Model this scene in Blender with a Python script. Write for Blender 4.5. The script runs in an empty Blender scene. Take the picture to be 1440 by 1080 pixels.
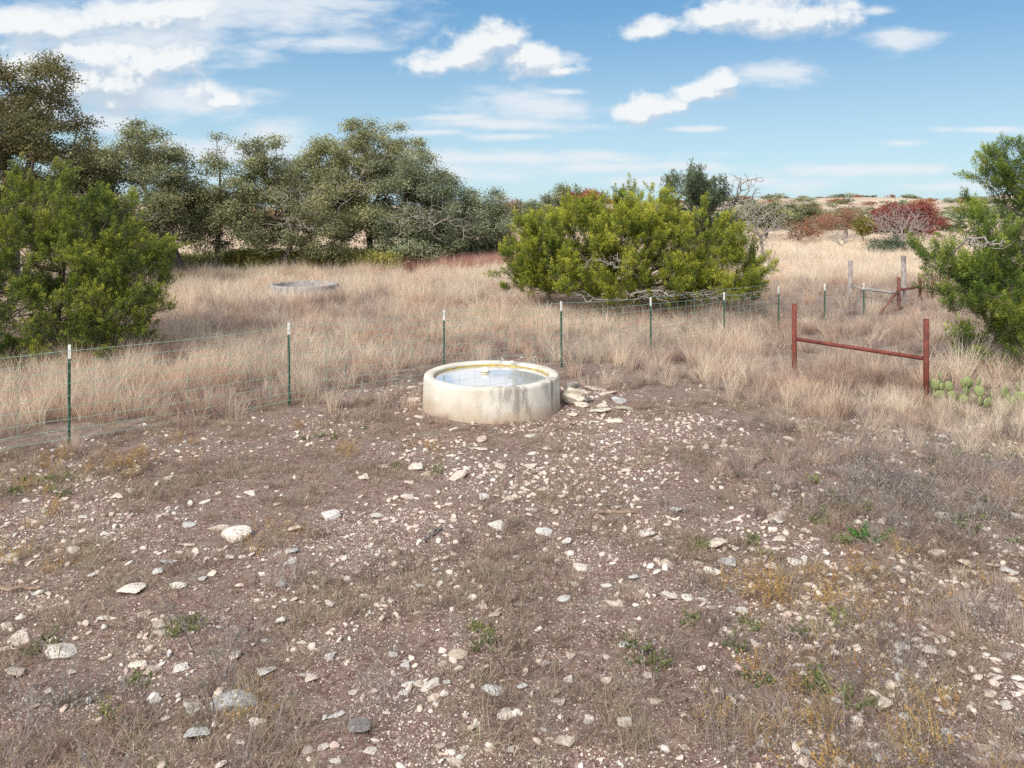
import bpy, math, random
import numpy as np
from mathutils import Vector

sc = bpy.context.scene
C = sc.collection
R = math.radians
rng = np.random.default_rng(7)
random.seed(7)

# ------------------------------------------------------------------ camera
H, F, CX, HY = 3.1, 1080.0, 720.0, 298.0       # eye height, focal length in photo px, horizon row
cam_d = bpy.data.cameras.new('camera'); cam = bpy.data.objects.new('camera', cam_d); C.objects.link(cam)
cam.location = (0, 0, H); cam.rotation_euler = (R(90), 0, 0)
cam_d.sensor_width = 36; cam_d.lens = 36*F/1440; cam_d.shift_y = -(540-HY)/1440
cam_d.clip_end = 20000
sc.camera = cam
sc.view_settings.view_transform = 'Standard'; sc.view_settings.look = 'None'
sc.cycles.use_denoising = False; sc.cycles.max_bounces = 6; sc.cycles.diffuse_bounces = 3; sc.cycles.glossy_bounces = 2; sc.cycles.transmission_bounces = 2
sc.view_settings.exposure = 0.93; sc.view_settings.gamma = 1

# ------------------------------------------------------------------ node helpers
class NT:
    def __init__(s, tree): s.t = tree; s.n = tree.nodes; s.l = tree.links
    def new(s, typ, **kw):
        n = s.n.new(typ)
        for k, v in kw.items(): setattr(n, k, v)
        return n
    def link(s, a, b): s.l.new(a, b)
    def put(s, sock, v):
        if hasattr(v, 'is_linked') or hasattr(v, 'links'): s.l.new(v, sock)
        else:
            if isinstance(v, (tuple, list)) and len(v) == 3 and sock.type == 'RGBA': v = (*v, 1)
            sock.default_value = v
    def math(s, op, a, b=None, c=None, clamp=False):
        n = s.new('ShaderNodeMath', operation=op); n.use_clamp = clamp
        s.put(n.inputs[0], a)
        if b is not None: s.put(n.inputs[1], b)
        if c is not None: s.put(n.inputs[2], c)
        return n.outputs[0]
    def vmath(s, op, a, b=None, out=0):
        n = s.new('ShaderNodeVectorMath', operation=op)
        s.put(n.inputs[0], a)
        if b is not None: s.put(n.inputs[1], b)
        return n.outputs[out]
    def mix(s, f, a, b, mode='MIX'):
        n = s.new('ShaderNodeMix', data_type='RGBA', blend_type=mode)
        s.put(n.inputs[0], f); s.put(n.inputs[6], a); s.put(n.inputs[7], b)
        return n.outputs[2]
    def noise(s, vec, scale, detail=4, rough=.55, out=0, dist=0):
        n = s.new('ShaderNodeTexNoise'); n.inputs['Scale'].default_value = scale
        n.inputs['Detail'].default_value = detail; n.inputs['Roughness'].default_value = rough
        n.inputs['Distortion'].default_value = dist
        if vec is not None: s.put(n.inputs['Vector'], vec)
        return n.outputs[out]
    def smooth(s, x, lo, hi, a=0., b=1.):
        n = s.new('ShaderNodeMapRange', interpolation_type='SMOOTHSTEP')
        s.put(n.inputs[0], x); n.inputs[1].default_value = lo; n.inputs[2].default_value = hi
        n.inputs[3].default_value = a; n.inputs[4].default_value = b
        return n.outputs[0]
    def ramp(s, f, stops):
        n = s.new('ShaderNodeValToRGB'); cr = n.color_ramp
        while len(cr.elements) < len(stops): cr.elements.new(.5)
        for e, (p, c) in zip(cr.elements, stops): e.position = p; e.color = (*c, 1)
        s.put(n.inputs[0], f); return n.outputs[0]

# ------------------------------------------------------------------ world: daylight sky with clouds
SUN_EL, SUN_AZ = R(42), R(215)        # compass style: 0 = +Y (into the picture), clockwise; 215 = behind left shoulder
w = bpy.data.worlds.new('World'); sc.world = w; w.use_nodes = True
T = NT(w.node_tree); T.n.clear()
out = T.new('ShaderNodeOutputWorld'); bg = T.new('ShaderNodeBackground'); T.link(bg.outputs[0], out.inputs[0])
sky = T.new('ShaderNodeTexSky', sky_type='NISHITA'); sky.sun_disc = False
sky.sun_elevation = SUN_EL; sky.sun_rotation = SUN_AZ; sky.altitude = 400; sky.air_density = 1.0; sky.dust_density = .9; sky.ozone_density = 1.6
def px(pxs): return [((x-CX)/F, (HY-y)/F, rx*1.12/F, ry*1.15/F) for x, y, rx, ry in pxs]
CUM = px([(690,62,55,32),(640,86,62,18),(742,84,58,24),(780,98,40,9),
          (1055,18,75,30),(925,38,42,13),(1150,26,52,24),(1000,24,50,20),
          (880,158,36,16),(932,146,44,17),(985,128,42,18),(1012,116,26,12),
          (40,100,95,38),(150,112,110,36),(245,84,32,28),(205,90,30,26),(318,138,34,13),(60,150,80,26),
          (60,32,90,22),(190,20,70,26),(120,75,90,22),(90,125,120,30),(250,10,60,16)])
WISP = px([(1090,104,52,22),(1270,56,52,16),(1240,15,24,7),(330,14,230,46),(455,58,110,12),(740,150,95,26),(700,176,150,9),(60,30,120,28),
           (180,60,190,40),(250,140,120,26),(610,186,60,5),(1395,183,75,5),(1265,202,35,5),(390,190,60,22),(300,215,150,22),(980,180,40,4),(800,128,40,5),(640,168,80,6),
           (700,222,260,12),(900,236,200,8),(560,245,240,12),(1000,255,160,8),(1200,240,160,8),(1350,262,90,7),(130,170,90,16),(1110,262,40,10),(720,192,60,5)])
def blobgroup(name, blobs, nscale, amp, stretch):
    g = bpy.data.node_groups.new(name, 'ShaderNodeTree')
    g.interface.new_socket('P', in_out='INPUT', socket_type='NodeSocketVector')
    g.interface.new_socket('D', in_out='OUTPUT', socket_type='NodeSocketFloat')
    G = NT(g); gi = G.new('NodeGroupInput'); go = G.new('NodeGroupOutput')
    warp = G.vmath('MULTIPLY', G.vmath('SUBTRACT', G.noise(G.vmath('MULTIPLY', gi.outputs[0], (1, stretch, 1)), nscale*.45, 3, .5, out=1), (.5, .5, .5)), (.05, .05/stretch, 0))
    P = G.vmath('ADD', gi.outputs[0], warp)
    cur = None
    for x, y, rx, ry in blobs:
        v = G.vmath('MULTIPLY', G.vmath('SUBTRACT', P, (x, y, 0)), (1/rx, 1/ry, 0))
        d = G.math('SUBTRACT', 1.0, G.vmath('LENGTH', v, out=1))
        cur = d if cur is None else G.math('SMOOTH_MAX', cur, d, .15)
    n = G.noise(G.vmath('MULTIPLY', gi.outputs[0], (1, stretch, 1)), nscale, 9, .58)
    G.link(G.math('ADD', cur, G.math('MULTIPLY', G.math('SUBTRACT', n, .45), amp)), go.inputs[0])
    return g
gc = blobgroup('cumulus', CUM, 21, 2.5, 1.3); gw = blobgroup('wisps', WISP, 13, 2.3, 3.2)
geo = T.new('ShaderNodeTexCoord'); sep = T.new('ShaderNodeSeparateXYZ'); T.link(geo.outputs['Generated'], sep.inputs[0])
# direction -> azimuth-like and elevation-like numbers around the +Y heading
yy = T.math('MAXIMUM', T.math('ABSOLUTE', sep.outputs[1]), .12)
comb = T.new('ShaderNodeCombineXYZ'); T.link(T.math('DIVIDE', sep.outputs[0], yy), comb.inputs[0]); T.link(T.math('DIVIDE', sep.outputs[2], yy), comb.inputs[1])
T.link(T.math('LESS_THAN', sep.outputs[1], 0), comb.inputs[2])
P0 = comb.outputs[0]
def inst(g, vec):
    n = T.new('ShaderNodeGroup'); n.node_tree = g; T.link(vec, n.inputs[0]); return n.outputs[0]
d0 = inst(gc, P0); d1 = inst(gc, T.vmath('ADD', P0, (-.006, .012, 0))); d2 = inst(gc, T.vmath('ADD', P0, (-.012, .03, 0)))
cm = T.math('MULTIPLY', T.smooth(d0, -.12, .66), .96)
lit = T.math('ADD', T.math('MULTIPLY', T.math('SUBTRACT', d0, d1), 1.0), T.math('MULTIPLY', T.math('SUBTRACT', d0, d2), .55))
lit = T.smooth(T.math('ADD', lit, T.math('MULTIPLY', d0, -.12)), -.42, .34)
ccol = T.mix(lit, (3.5, 4.1, 4.8), (5.7, 5.85, 5.9))
wm = T.math('MULTIPLY', T.smooth(inst(gw, P0), -.15, 1.0), .88)
# tune of the clear sky: a slightly deeper, cyan-leaning blue overhead and a pale band low down
elev = T.math('MAXIMUM', sep.outputs[2], 0.0)
lowb = T.smooth(elev, .0, .30, 1., 0.)
skyc = T.mix(lowb, (.78, 2.2, 4.0), (3.2, 4.65, 5.35))
skyn = T.mix(.82, sky.outputs[0], skyc)
c = T.mix(wm, skyn, (5.0, 5.35, 5.7)); c = T.mix(cm, c, ccol)
# unseen broken cloud added overhead and behind the camera for soft ambient light
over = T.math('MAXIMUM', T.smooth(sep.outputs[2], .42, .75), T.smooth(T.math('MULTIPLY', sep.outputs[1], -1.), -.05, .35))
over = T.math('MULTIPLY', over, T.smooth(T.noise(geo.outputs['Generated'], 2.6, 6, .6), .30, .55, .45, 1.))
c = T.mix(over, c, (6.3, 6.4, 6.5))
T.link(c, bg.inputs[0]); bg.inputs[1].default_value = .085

sd = bpy.data.lights.new('sun', 'SUN'); so = bpy.data.objects.new('sun', sd); C.objects.link(so)
sd.energy = 2.5; sd.angle = R(14); sd.color = (1, .955, .90)
sdir = Vector((math.sin(SUN_AZ)*math.cos(SUN_EL), math.cos(SUN_AZ)*math.cos(SUN_EL), math.sin(SUN_EL)))
so.rotation_euler = sdir.to_track_quat('Z', 'Y').to_euler()

# ------------------------------------------------------------------ numeric helpers
def hash2(ix, iy, seed):
    h = (ix.astype(np.int64)*374761393 + iy.astype(np.int64)*668265263 + seed*974634777) & 0xffffffff
    h = ((h ^ (h >> 13))*1274126177) & 0xffffffff
    return ((h ^ (h >> 16)) & 0xffff)/65535.
def vnoise(x, y, seed=0):
    x = np.asarray(x, float); y = np.asarray(y, float)
    ix = np.floor(x); iy = np.floor(y); fx = x-ix; fy = y-iy
    fx = fx*fx*(3-2*fx); fy = fy*fy*(3-2*fy)
    a = hash2(ix, iy, seed); b = hash2(ix+1, iy, seed); c_ = hash2(ix, iy+1, seed); d = hash2(ix+1, iy+1, seed)
    return (a*(1-fx)+b*fx)*(1-fy)+(c_*(1-fx)+d*fx)*fy
def fbm(x, y, seed=0, o=4):
    s = 0; a = .5; t = 0
    for i in range(o):
        s = s+a*vnoise(np.asarray(x)*2**i, np.asarray(y)*2**i, seed+i*17); t += a; a *= .5
    return s/t
def noise3(p, sc_, seed=0):
    return (vnoise(p[:, 0]*sc_+p[:, 2]*sc_*.7, p[:, 1]*sc_-p[:, 2]*sc_*.6, seed)+vnoise(p[:, 2]*sc_+9.3, p[:, 0]*sc_-p[:, 1]*sc_*.5, seed+5))*.5
def gz(x, y):                                        # height of the ground
    x = np.asarray(x, float); y = np.asarray(y, float)
    z = (fbm(x*.45, y*.45, 3, 3)-.5)*.16 + (fbm(x*3, y*3, 8, 3)-.5)*.035
    near = np.clip((y-2)/3, 0, 1)
    z = z*near
    far = np.clip((y-60)/160, 0, 1)
    z = z + far*(fbm(x*.012+3, y*.010, 21, 3)-.5)*3.0
    k = np.clip((y-350)/900, 0, 1)
    z = z + k*k*(3-2*k)*((fbm(x*.0016+7.3, y*.0013+2, 31, 4)-.36)*88)
    return z
BX = np.array([-900,-100,0,100,200,300,400,480,560,600,690,790,820,880,960,1040,1110,1180,1260,1350,1440,1600,2400], float)
BY = np.array([760,668,656,640,616,600,583,560,540,528,520,520,528,536,548,566,596,626,650,668,692,740,1300], float)
def topix(x, y): return x*F/np.maximum(y, .5)+CX, HY+H*F/np.maximum(y, .5)
def barren(x, y):                                    # >0 inside the trampled stony patch (about 1 well inside), <0 in grass
    u, v = topix(np.asarray(x, float), np.asarray(y, float))
    s = (v-np.interp(u, BX, BY))/40.
    return s + (fbm(np.asarray(x)*.9, np.asarray(y)*.9, 44, 3)-.5)*1.4
def G(u, v):                                         # a ground spot seen at this row and column of the photo
    d = H*F/(v-HY); return (u-CX)/F*d, d

# ------------------------------------------------------------------ object helpers
def tag(o, label=None, cat=None, group=None, kind=None):
    if label: o['label'] = label
    if cat: o['category'] = cat
    if group: o['group'] = group
    if kind: o['kind'] = kind
    return o
def empty(name, loc, label, cat, group=None, rz=0):
    o = bpy.data.objects.new(name, None); C.objects.link(o); o.location = loc; o.rotation_euler = (0, 0, rz)
    o.empty_display_size = .3
    return tag(o, label, cat, group)
def mesh_np(name, V, Fc, mat, attrs=None, smooth=False):
    """V (n,3), Fc (m,k) all faces with k corners"""
    me = bpy.data.meshes.new(name); V = np.asarray(V, np.float32); Fc = np.asarray(Fc, np.int32)
    m, k = Fc.shape
    me.vertices.add(len(V)); me.vertices.foreach_set('co', V.ravel())
    me.loops.add(m*k); me.loops.foreach_set('vertex_index', Fc.ravel())
    me.polygons.add(m); me.polygons.foreach_set('loop_start', np.arange(0, m*k, k, dtype=np.int32))
    me.polygons.foreach_set('loop_total', np.full(m, k, np.int32))
    me.update(calc_edges=True)
    for an, (dom, arr) in (attrs or {}).items():
        a = me.attributes.new(an, 'FLOAT', dom); a.data.foreach_set('value', np.asarray(arr, np.float32))
    me.polygons.foreach_set('use_smooth', np.full(m, smooth)); 
    if mat: me.materials.append(mat)
    return me
def obj(name, me, parent=None, loc=(0, 0, 0)):
    o = bpy.data.objects.new(name, me); C.objects.link(o); o.location = loc
    if parent: o.parent = parent
    return o
def norm(v): return v/np.maximum(np.linalg.norm(v, axis=-1, keepdims=True), 1e-9)
def tubes(A, B, ra, rb, k=5):
    """frusta between A[i] and B[i]"""
    A = np.asarray(A, float); B = np.asarray(B, float); n = len(A); ra = np.broadcast_to(ra, n); rb = np.broadcast_to(rb, n)
    d = norm(B-A); ref = np.where(np.abs(d[:, 2:3]) < .9, [[0, 0, 1.]], [[1., 0, 0]])
    u = norm(np.cross(d, ref)); v = np.cross(d, u)
    an = np.arange(k)*2*np.pi/k
    ring = u[:, None, :]*np.cos(an)[None, :, None]+v[:, None, :]*np.sin(an)[None, :, None]
    V = np.concatenate([A[:, None, :]+ring*ra[:, None, None], B[:, None, :]+ring*rb[:, None, None]], 1).reshape(-1, 3)
    i = np.arange(k); j = (i+1) % k
    f = np.stack([i, j, j+k, i+k], 1)
    Fc = (f[None]+(np.arange(n)*2*k)[:, None, None]).reshape(-1, 4)
    return V, Fc
def lathe(prof, seg=96, jit=0, seed=0):
    prof = np.array(prof, float); n = len(prof); an = np.arange(seg)*2*np.pi/seg
    rr = 1+(vnoise(np.cos(an)*2.2+9, np.sin(an)*2.2+9, seed)-.5)*jit
    V = np.stack([prof[None, :, 0]*np.cos(an)[:, None]*rr[:, None], prof[None, :, 0]*np.sin(an)[:, None]*rr[:, None], np.broadcast_to(prof[None, :, 1], (seg, n))], 2)
    V = V + 0
    V[:, :, 2] += (vnoise(np.cos(an)*3+2, np.sin(an)*3+2, seed+4)-.5)[:, None]*jit*.8*(prof[None, :, 1] > .2)
    V = V.reshape(-1, 3); Fs = []
    i = np.arange(seg); j = (i+1) % seg
    for q in range(n-1): Fs.append(np.stack([i*n+q, j*n+q, j*n+q+1, i*n+q+1], 1))
    return V, np.concatenate(Fs)
def join(parts):
    Vs, Fs, o = [], [], 0
    for V, f in parts: Vs.append(V); Fs.append(np.asarray(f)+o); o += len(V)
    return np.concatenate(Vs), np.concatenate(Fs)
def box(x0, x1, y0, y1, z0, z1):
    V = np.array([(x, y, z) for z in (z0, z1) for y in (y0, y1) for x in (x0, x1)], float)
    return V, np.array([(0, 2, 3, 1), (4, 5, 7, 6), (0, 1, 5, 4), (2, 6, 7, 3), (0, 4, 6, 2), (1, 3, 7, 5)])

# ------------------------------------------------------------------ materials
def mat(name):
    m = bpy.data.materials.new(name); m.use_nodes = True
    t = NT(m.node_tree); t.n.clear()
    o = t.new('ShaderNodeOutputMaterial'); b = t.new('ShaderNodeBsdfPrincipled'); t.link(b.outputs[0], o.inputs[0])
    b.inputs['Roughness'].default_value = .9; b.inputs['Specular IOR Level'].default_value = .25
    return m, t, b, o
def attr(t, name, typ='GEOMETRY'):
    n = t.new('ShaderNodeAttribute', attribute_type=typ, attribute_name=name); return n.outputs['Fac']
def pos(t): return t.new('ShaderNodeNewGeometry').outputs['Position']
def objco(t): return t.new('ShaderNodeTexCoord').outputs['Object']
def bump(t, b, h, strength=.5, dist=.02):
    n = t.new('ShaderNodeBump'); n.inputs['Strength'].default_value = strength; n.inputs['Distance'].default_value = dist
    t.put(n.inputs['Height'], h); t.link(n.outputs[0], b.inputs['Normal'])
def leaf_mat(name, stops, transl=.3, at='t', typ='GEOMETRY', rough=.75):
    m, t, b, o = mat(name)
    col = t.ramp(attr(t, at, typ), stops); t.link(col, b.inputs['Base Color']); b.inputs['Roughness'].default_value = rough
    tr = t.new('ShaderNodeBsdfTranslucent'); t.link(col, tr.inputs[0])
    mx = t.new('ShaderNodeMixShader'); mx.inputs[0].default_value = transl
    t.link(b.outputs[0], mx.inputs[1]); t.link(tr.outputs[0], mx.inputs[2]); t.link(mx.outputs[0], o.inputs[0])
    return m

def ground_mat():
    m, t, b, o = mat('stony_soil'); P = pos(t)
    n1 = t.noise(P, .8, 5, .6); n2 = t.noise(P, 14, 5, .65); n3 = t.noise(P, 3.2, 4, .6)
    soil = t.ramp(n2, [(.30, (.085, .046, .036)), (.5, (.225, .132, .103)), (.68, (.40, .285, .235))])
    soil = t.mix(t.smooth(n3, .45, .68), soil, (.21, .17, .125))          # litter of dead grass
    soil = t.mix(t.math('MULTIPLY', t.smooth(n1, .5, .7), .55), soil, (.27, .195, .175))   # paler pinkish trodden patches
    for scl, lo, hi, c1 in ((30, .0, .36, (.56, .47, .40)), (62, .0, .42, (.50, .38, .33)), (130, 0, .42, (.46, .36, .31))):
        v = t.new('ShaderNodeTexVoronoi'); v.inputs['Scale'].default_value = scl; t.put(v.inputs['Vector'], P)
        sp = t.new('ShaderNodeSeparateColor'); t.link(v.outputs['Color'], sp.inputs[0])
        keep = t.math('MULTIPLY', t.math('LESS_THAN', v.outputs['Distance'], hi), t.math('GREATER_THAN', sp.outputs[0], .52))
        soil = t.mix(t.math('MULTIPLY', keep, .9), soil, t.mix(sp.outputs[1], c1, tuple(q*.45 for q in c1)))
    thatch = t.ramp(t.noise(P, 6, 6, .7), [(.3, (.14, .10, .085)), (.55, (.29, .22, .18)), (.75, (.44, .35, .27))])
    col = t.mix(attr(t, 'dry'), soil, thatch)
    farc = t.ramp(t.noise(t.vmath('MULTIPLY', P, (.03, .012, .03)), 1, 6, .65), [(.32, (.26, .17, .13)), (.5, (.44, .345, .26)), (.7, (.58, .48, .36))])
    col = t.mix(attr(t, 'far'), col, farc)
    t.link(col, b.inputs['Base Color']); b.inputs['Roughness'].default_value = .95; b.inputs['Specular IOR Level'].default_value = .15
    h = t.math('ADD', n2, t.math('MULTIPLY', t.noise(P, 60, 4, .7), .5)); h = t.math('ADD', h, t.math('MULTIPLY', t.noise(P, 160, 3, .6), .25)); bump(t, b, h, 1., .045)
    return m
M_ground = ground_mat()

def rock_mat(name, dark=False, tone=None):
    m, t, b, o = mat(name)
    oi = t.new('ShaderNodeObjectInfo'); P = t.vmath('ADD', objco(t), t.vmath('MULTIPLY', (1., 1., 1.), oi.outputs['Location']))
    r = oi.outputs['Random']
    base = t.ramp(r, [(0, (.68, .59, .49)), (.2, (.52, .42, .33)), (.45, (.76, .69, .60)), (.62, (.58, .58, .57)), (.8, (.72, .67, .60)), (1, (.58, .44, .35))])
    if tone: base = t.mix(.85, base, tone)
    n = t.noise(P, 9, 6, .65)
    col = t.mix(t.smooth(n, .48, .72), base, (.24, .18, .15))
    col = t.mix(t.smooth(t.noise(P, 26, 5, .7), .56, .68), col, (.16, .14, .13))
    col = t.mix(t.smooth(t.noise(P, 5, 3, .6), .56, .75), col, (.70, .66, .59))
    sepz = t.new('ShaderNodeSeparateXYZ'); t.link(t.new('ShaderNodeTexCoord').outputs['Generated'], sepz.inputs[0])
    col = t.mix(t.smooth(sepz.outputs[2], .0, .38, .75, 0.), col, (.19, .115, .09))      # soil clinging to the foot of the stone
    if dark: col = t.mix(.7, col, (.16, .13, .11))
    t.link(col, b.inputs['Base Color']); bump(t, b, t.math('ADD', n, t.math('MULTIPLY', t.noise(P, 45, 5, .7), .5)), .8, .02)
    return m
M_rock = rock_mat('limestone'); M_rockdark = rock_mat('grey_limestone', True)
M_rockblue = rock_mat('blue_grey_limestone', tone=(.47, .485, .49)); M_rockcream = rock_mat('cream_limestone', tone=(.62, .55, .45))
def gravel_mat():
    m, t, b, o = mat('gravel'); r = attr(t, 'tint', 'INSTANCER')
    col = t.ramp(r, [(0, (.14, .08, .065)), (.3, (.30, .20, .17)), (.6, (.54, .43, .37)), (.8, (.63, .535, .45)), (1, (.60, .57, .53))])
    n = t.noise(objco(t), 30, 3, .6); col = t.mix(t.smooth(n, .5, .75), col, (.16, .11, .09))
    t.link(col, b.inputs['Base Color']); return m
M_gravel = gravel_mat()
GR = [(0, (.19, .135, .125)), (.25, (.35, .26, .23)), (.5, (.57, .455, .37)), (.75, (.76, .63, .485)), (1, (.87, .77, .61))]
def grass_mat(name, stops):
    m, t, b, o = mat(name)
    r = attr(t, 'tint', 'INSTANCER'); bl = attr(t, 't')
    f = t.math('ADD', r, t.math('MULTIPLY', t.math('SUBTRACT', bl, .5), .45), clamp=True)
    col = t.ramp(f, stops)
    if name == 'straw':
        col = t.mix(t.math('MULTIPLY', t.smooth(t.noise(pos(t), .55, 4, .6), .47, .66), .65), col, (1., .82, .73), 'MULTIPLY')
        col = t.mix(t.math('MULTIPLY', t.smooth(t.noise(pos(t), .23, 3, .6), .52, .7), .5), col, (.70, .62, .63), 'MULTIPLY')
    t.link(col, b.inputs['Base Color']); b.inputs['Roughness'].default_value = .8
    tr = t.new('ShaderNodeBsdfTranslucent'); t.link(col, tr.inputs[0])
    mx = t.new('ShaderNodeMixShader'); mx.inputs[0].default_value = .35
    t.link(b.outputs[0], mx.inputs[1]); t.link(tr.outputs[0], mx.inputs[2]); t.link(mx.outputs[0], o.inputs[0])
    return m
M_straw = grass_mat('straw', GR)
M_thatch = grass_mat('thatch', [(0, (.15, .105, .085)), (.4, (.33, .25, .19)), (.7, (.50, .40, .29)), (.86, (.28, .28, .15)), (1, (.64, .53, .39))])
M_redgrass = grass_mat('red_grass', [(0, (.30, .12, .10)), (.5, (.56, .28, .23)), (1, (.68, .46, .36))])
M_golden = grass_mat('golden_weed', [(0, (.22, .13, .07)), (.5, (.42, .26, .10)), (1, (.55, .38, .14))])
M_green = grass_mat('green_weed', [(0, (.08, .10, .04)), (.5, (.18, .21, .08)), (1, (.36, .36, .14))])
M_greytwig = grass_mat('grey_twig', [(0, (.14, .115, .105)), (.5, (.30, .26, .24)), (1, (.44, .40, .37))])
def bark_mat(name, c0, c1):
    m, t, b, o = mat(name); P = pos(t)
    n = t.noise(t.vmath('MULTIPLY', P, (1, 1, .35)), 14, 5, .7)
    t.link(t.ramp(n, [(.3, c0), (.7, c1)]), b.inputs['Base Color']); bump(t, b, n, .8, .03); return m
M_bark = bark_mat('oak_bark', (.085, .072, .066), (.28, .245, .225))
M_barkj = bark_mat('juniper_bark', (.08, .055, .045), (.24, .19, .16))
M_dead = bark_mat('dead_wood', (.21, .18, .165), (.43, .385, .35))
M_brown = bark_mat('brown_twigs', (.17, .11, .09), (.34, .25, .20))
OAK = [(0, (.09, .10, .055)), (.35, (.185, .20, .105)), (.6, (.285, .30, .155)), (.8, (.40, .385, .18)), (1, (.52, .45, .22))]
OAKG = [(0, (.085, .10, .06)), (.35, (.18, .205, .12)), (.65, (.285, .315, .185)), (1, (.43, .45, .26))]
JUN = [(0, (.028, .046, .010)), (.28, (.085, .13, .018)), (.5, (.20, .235, .03)), (.75, (.37, .385, .045)), (1, (.52, .50, .09))]
JUNR = [(0, (.026, .046, .014)), (.3, (.07, .12, .024)), (.55, (.16, .225, .035)), (.8, (.29, .345, .05)), (1, (.44, .46, .09))]
M_oak = leaf_mat('oak_leaves', OAK); M_oakg = leaf_mat('grey_oak_leaves', OAKG)
M_oakb = leaf_mat('bronze_oak_leaves', [(0, (.085, .085, .04)), (.4, (.175, .17, .07)), (.7, (.28, .235, .105)), (1, (.35, .22, .15))])
M_jun = leaf_mat('juniper_leaves', JUN, .2); M_jund2 = leaf_mat('deep_green_juniper_leaves', [(0, (.026, .042, .012)), (.3, (.065, .10, .02)), (.5, (.165, .205, .035)), (.78, (.33, .36, .05)), (1, (.50, .49, .08))], .2); M_junr = leaf_mat('fresh_juniper_leaves', JUNR, .2)  # second set: deeper green leaf colours for the left juniper
M_jund = leaf_mat('blue_juniper_leaves', [(0, (.03, .045, .03)), (.5, (.085, .115, .065)), (1, (.20, .235, .13))], .2)
M_sumac = leaf_mat('red_leaves', [(0, (.16, .05, .045)), (.5, (.33, .10, .085)), (.8, (.44, .20, .12)), (1, (.48, .33, .12))])
M_rust_leaf = leaf_mat('rust_leaves', [(0, (.16, .05, .03)), (.5, (.36, .13, .06)), (1, (.50, .26, .12))])
M_ylw = leaf_mat('yellow_green_leaves', [(0, (.09, .09, .02)), (.5, (.20, .19, .04)), (1, (.36, .30, .07))])

def concrete_mat():
    m, t, b, o = mat('stained_concrete'); P = objco(t)
    streak = t.noise(t.vmath('MULTIPLY', P, (1, 1, .22)), 5.5, 6, .7); blot = t.noise(P, 3.2, 5, .6)
    col = t.ramp(t.noise(P, 1.5, 4, .6), [(.3, (.50, .445, .36)), (.6, (.62, .59, .52)), (.8, (.54, .515, .46))])
    sp = t.new('ShaderNodeSeparateXYZ'); t.link(P, sp.inputs[0])
    rightness = t.smooth(sp.outputs[0], -.45, .6, .14, 1.)
    col = t.mix(t.math('MULTIPLY', t.smooth(streak, .45, .62), t.math('MULTIPLY', rightness, .85)), col, (.20, .175, .16))
    col = t.mix(t.math('MULTIPLY', t.smooth(blot, .55, .7), t.math('MULTIPLY', rightness, .6)), col, (.36, .29, .24))
    low = t.smooth(t.math('ADD', sp.outputs[2], t.math('MULTIPLY', t.math('SUBTRACT', blot, .5), .35)), .0, .27, .75, 0)
    col = t.mix(low, col, (.42, .32, .22))
    sp2 = t.smooth(t.noise(P, 40, 4, .7), .6, .72); col = t.mix(t.math('MULTIPLY', sp2, .5), col, (.28, .24, .2))
    t.link(col, b.inputs['Base Color']); bump(t, b, t.math('ADD', t.noise(P, 25, 5, .7), streak), .5, .012); return m
M_conc = concrete_mat()
def simple(name, col, rough=.6, metal=0, nz=20, var=.25, spec=.3, col2=None):
    m, t, b, o = mat(name); n = t.noise(objco(t), nz, 5, .65)
    c2 = col2 or tuple(q*(1-var*1.6) for q in col)
    t.link(t.ramp(n, [(.35, c2), (.62, col)]), b.inputs['Base Color'])
    b.inputs['Roughness'].default_value = rough; b.inputs['Metallic'].default_value = metal; b.inputs['Specular IOR Level'].default_value = spec
    bump(t, b, n, .3, .004); return m
M_post = simple('green_post_paint', (.045, .115, .07), .55, var=.3)
M_white = simple('white_paint', (.80, .80, .77), .5, var=.08)
M_wire = simple('galvanised_wire', (.33, .50, .42), .45, .3)
M_rwire = simple('rusted_wire', (.34, .19, .14), .8)
M_rust = simple('red_rust_pipe', (.21, .055, .038), .8, nz=9, col2=(.10, .032, .026))
M_rustd = simple('dark_rust_pipe', (.19, .06, .045), .8, nz=9)
M_wood = bark_mat('weathered_post_wood', (.22, .19, .17), (.46, .42, .39))
M_stick = bark_mat('stick_wood', (.16, .11, .08), (.38, .28, .21)); M_stickd = bark_mat('dark_stick_wood', (.09, .075, .07), (.26, .22, .20))
M_algae = simple('algae_band', (.46, .40, .035), .5, nz=9, col2=(.30, .17, .08))
M_cactus = simple('cactus_pad', (.27, .31, .13), .6, nz=12, var=.2)
def water_mat():
    m, t, b, o = mat('tank_water'); 
    n = t.noise(objco(t), 3, 3, .5)
    t.link(t.ramp(n, [(.3, (.44, .45, .48)), (.7, (.54, .54, .57))]), b.inputs['Base Color'])
    b.inputs['Roughness'].default_value = .03; b.inputs['IOR'].default_value = 1.5; b.inputs['Specular IOR Level'].default_value = .9
    b.inputs['Coat Weight'].default_value = 1.; b.inputs['Coat Roughness'].default_value = .01; b.inputs['Coat IOR'].default_value = 1.5
    bump(t, b, t.noise(objco(t), 9, 2, .5), .03, .01); return m
M_water = water_mat()
M_conc2 = simple('old_grey_concrete', (.37, .345, .33), .9, nz=6, col2=(.20, .185, .18))

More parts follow.
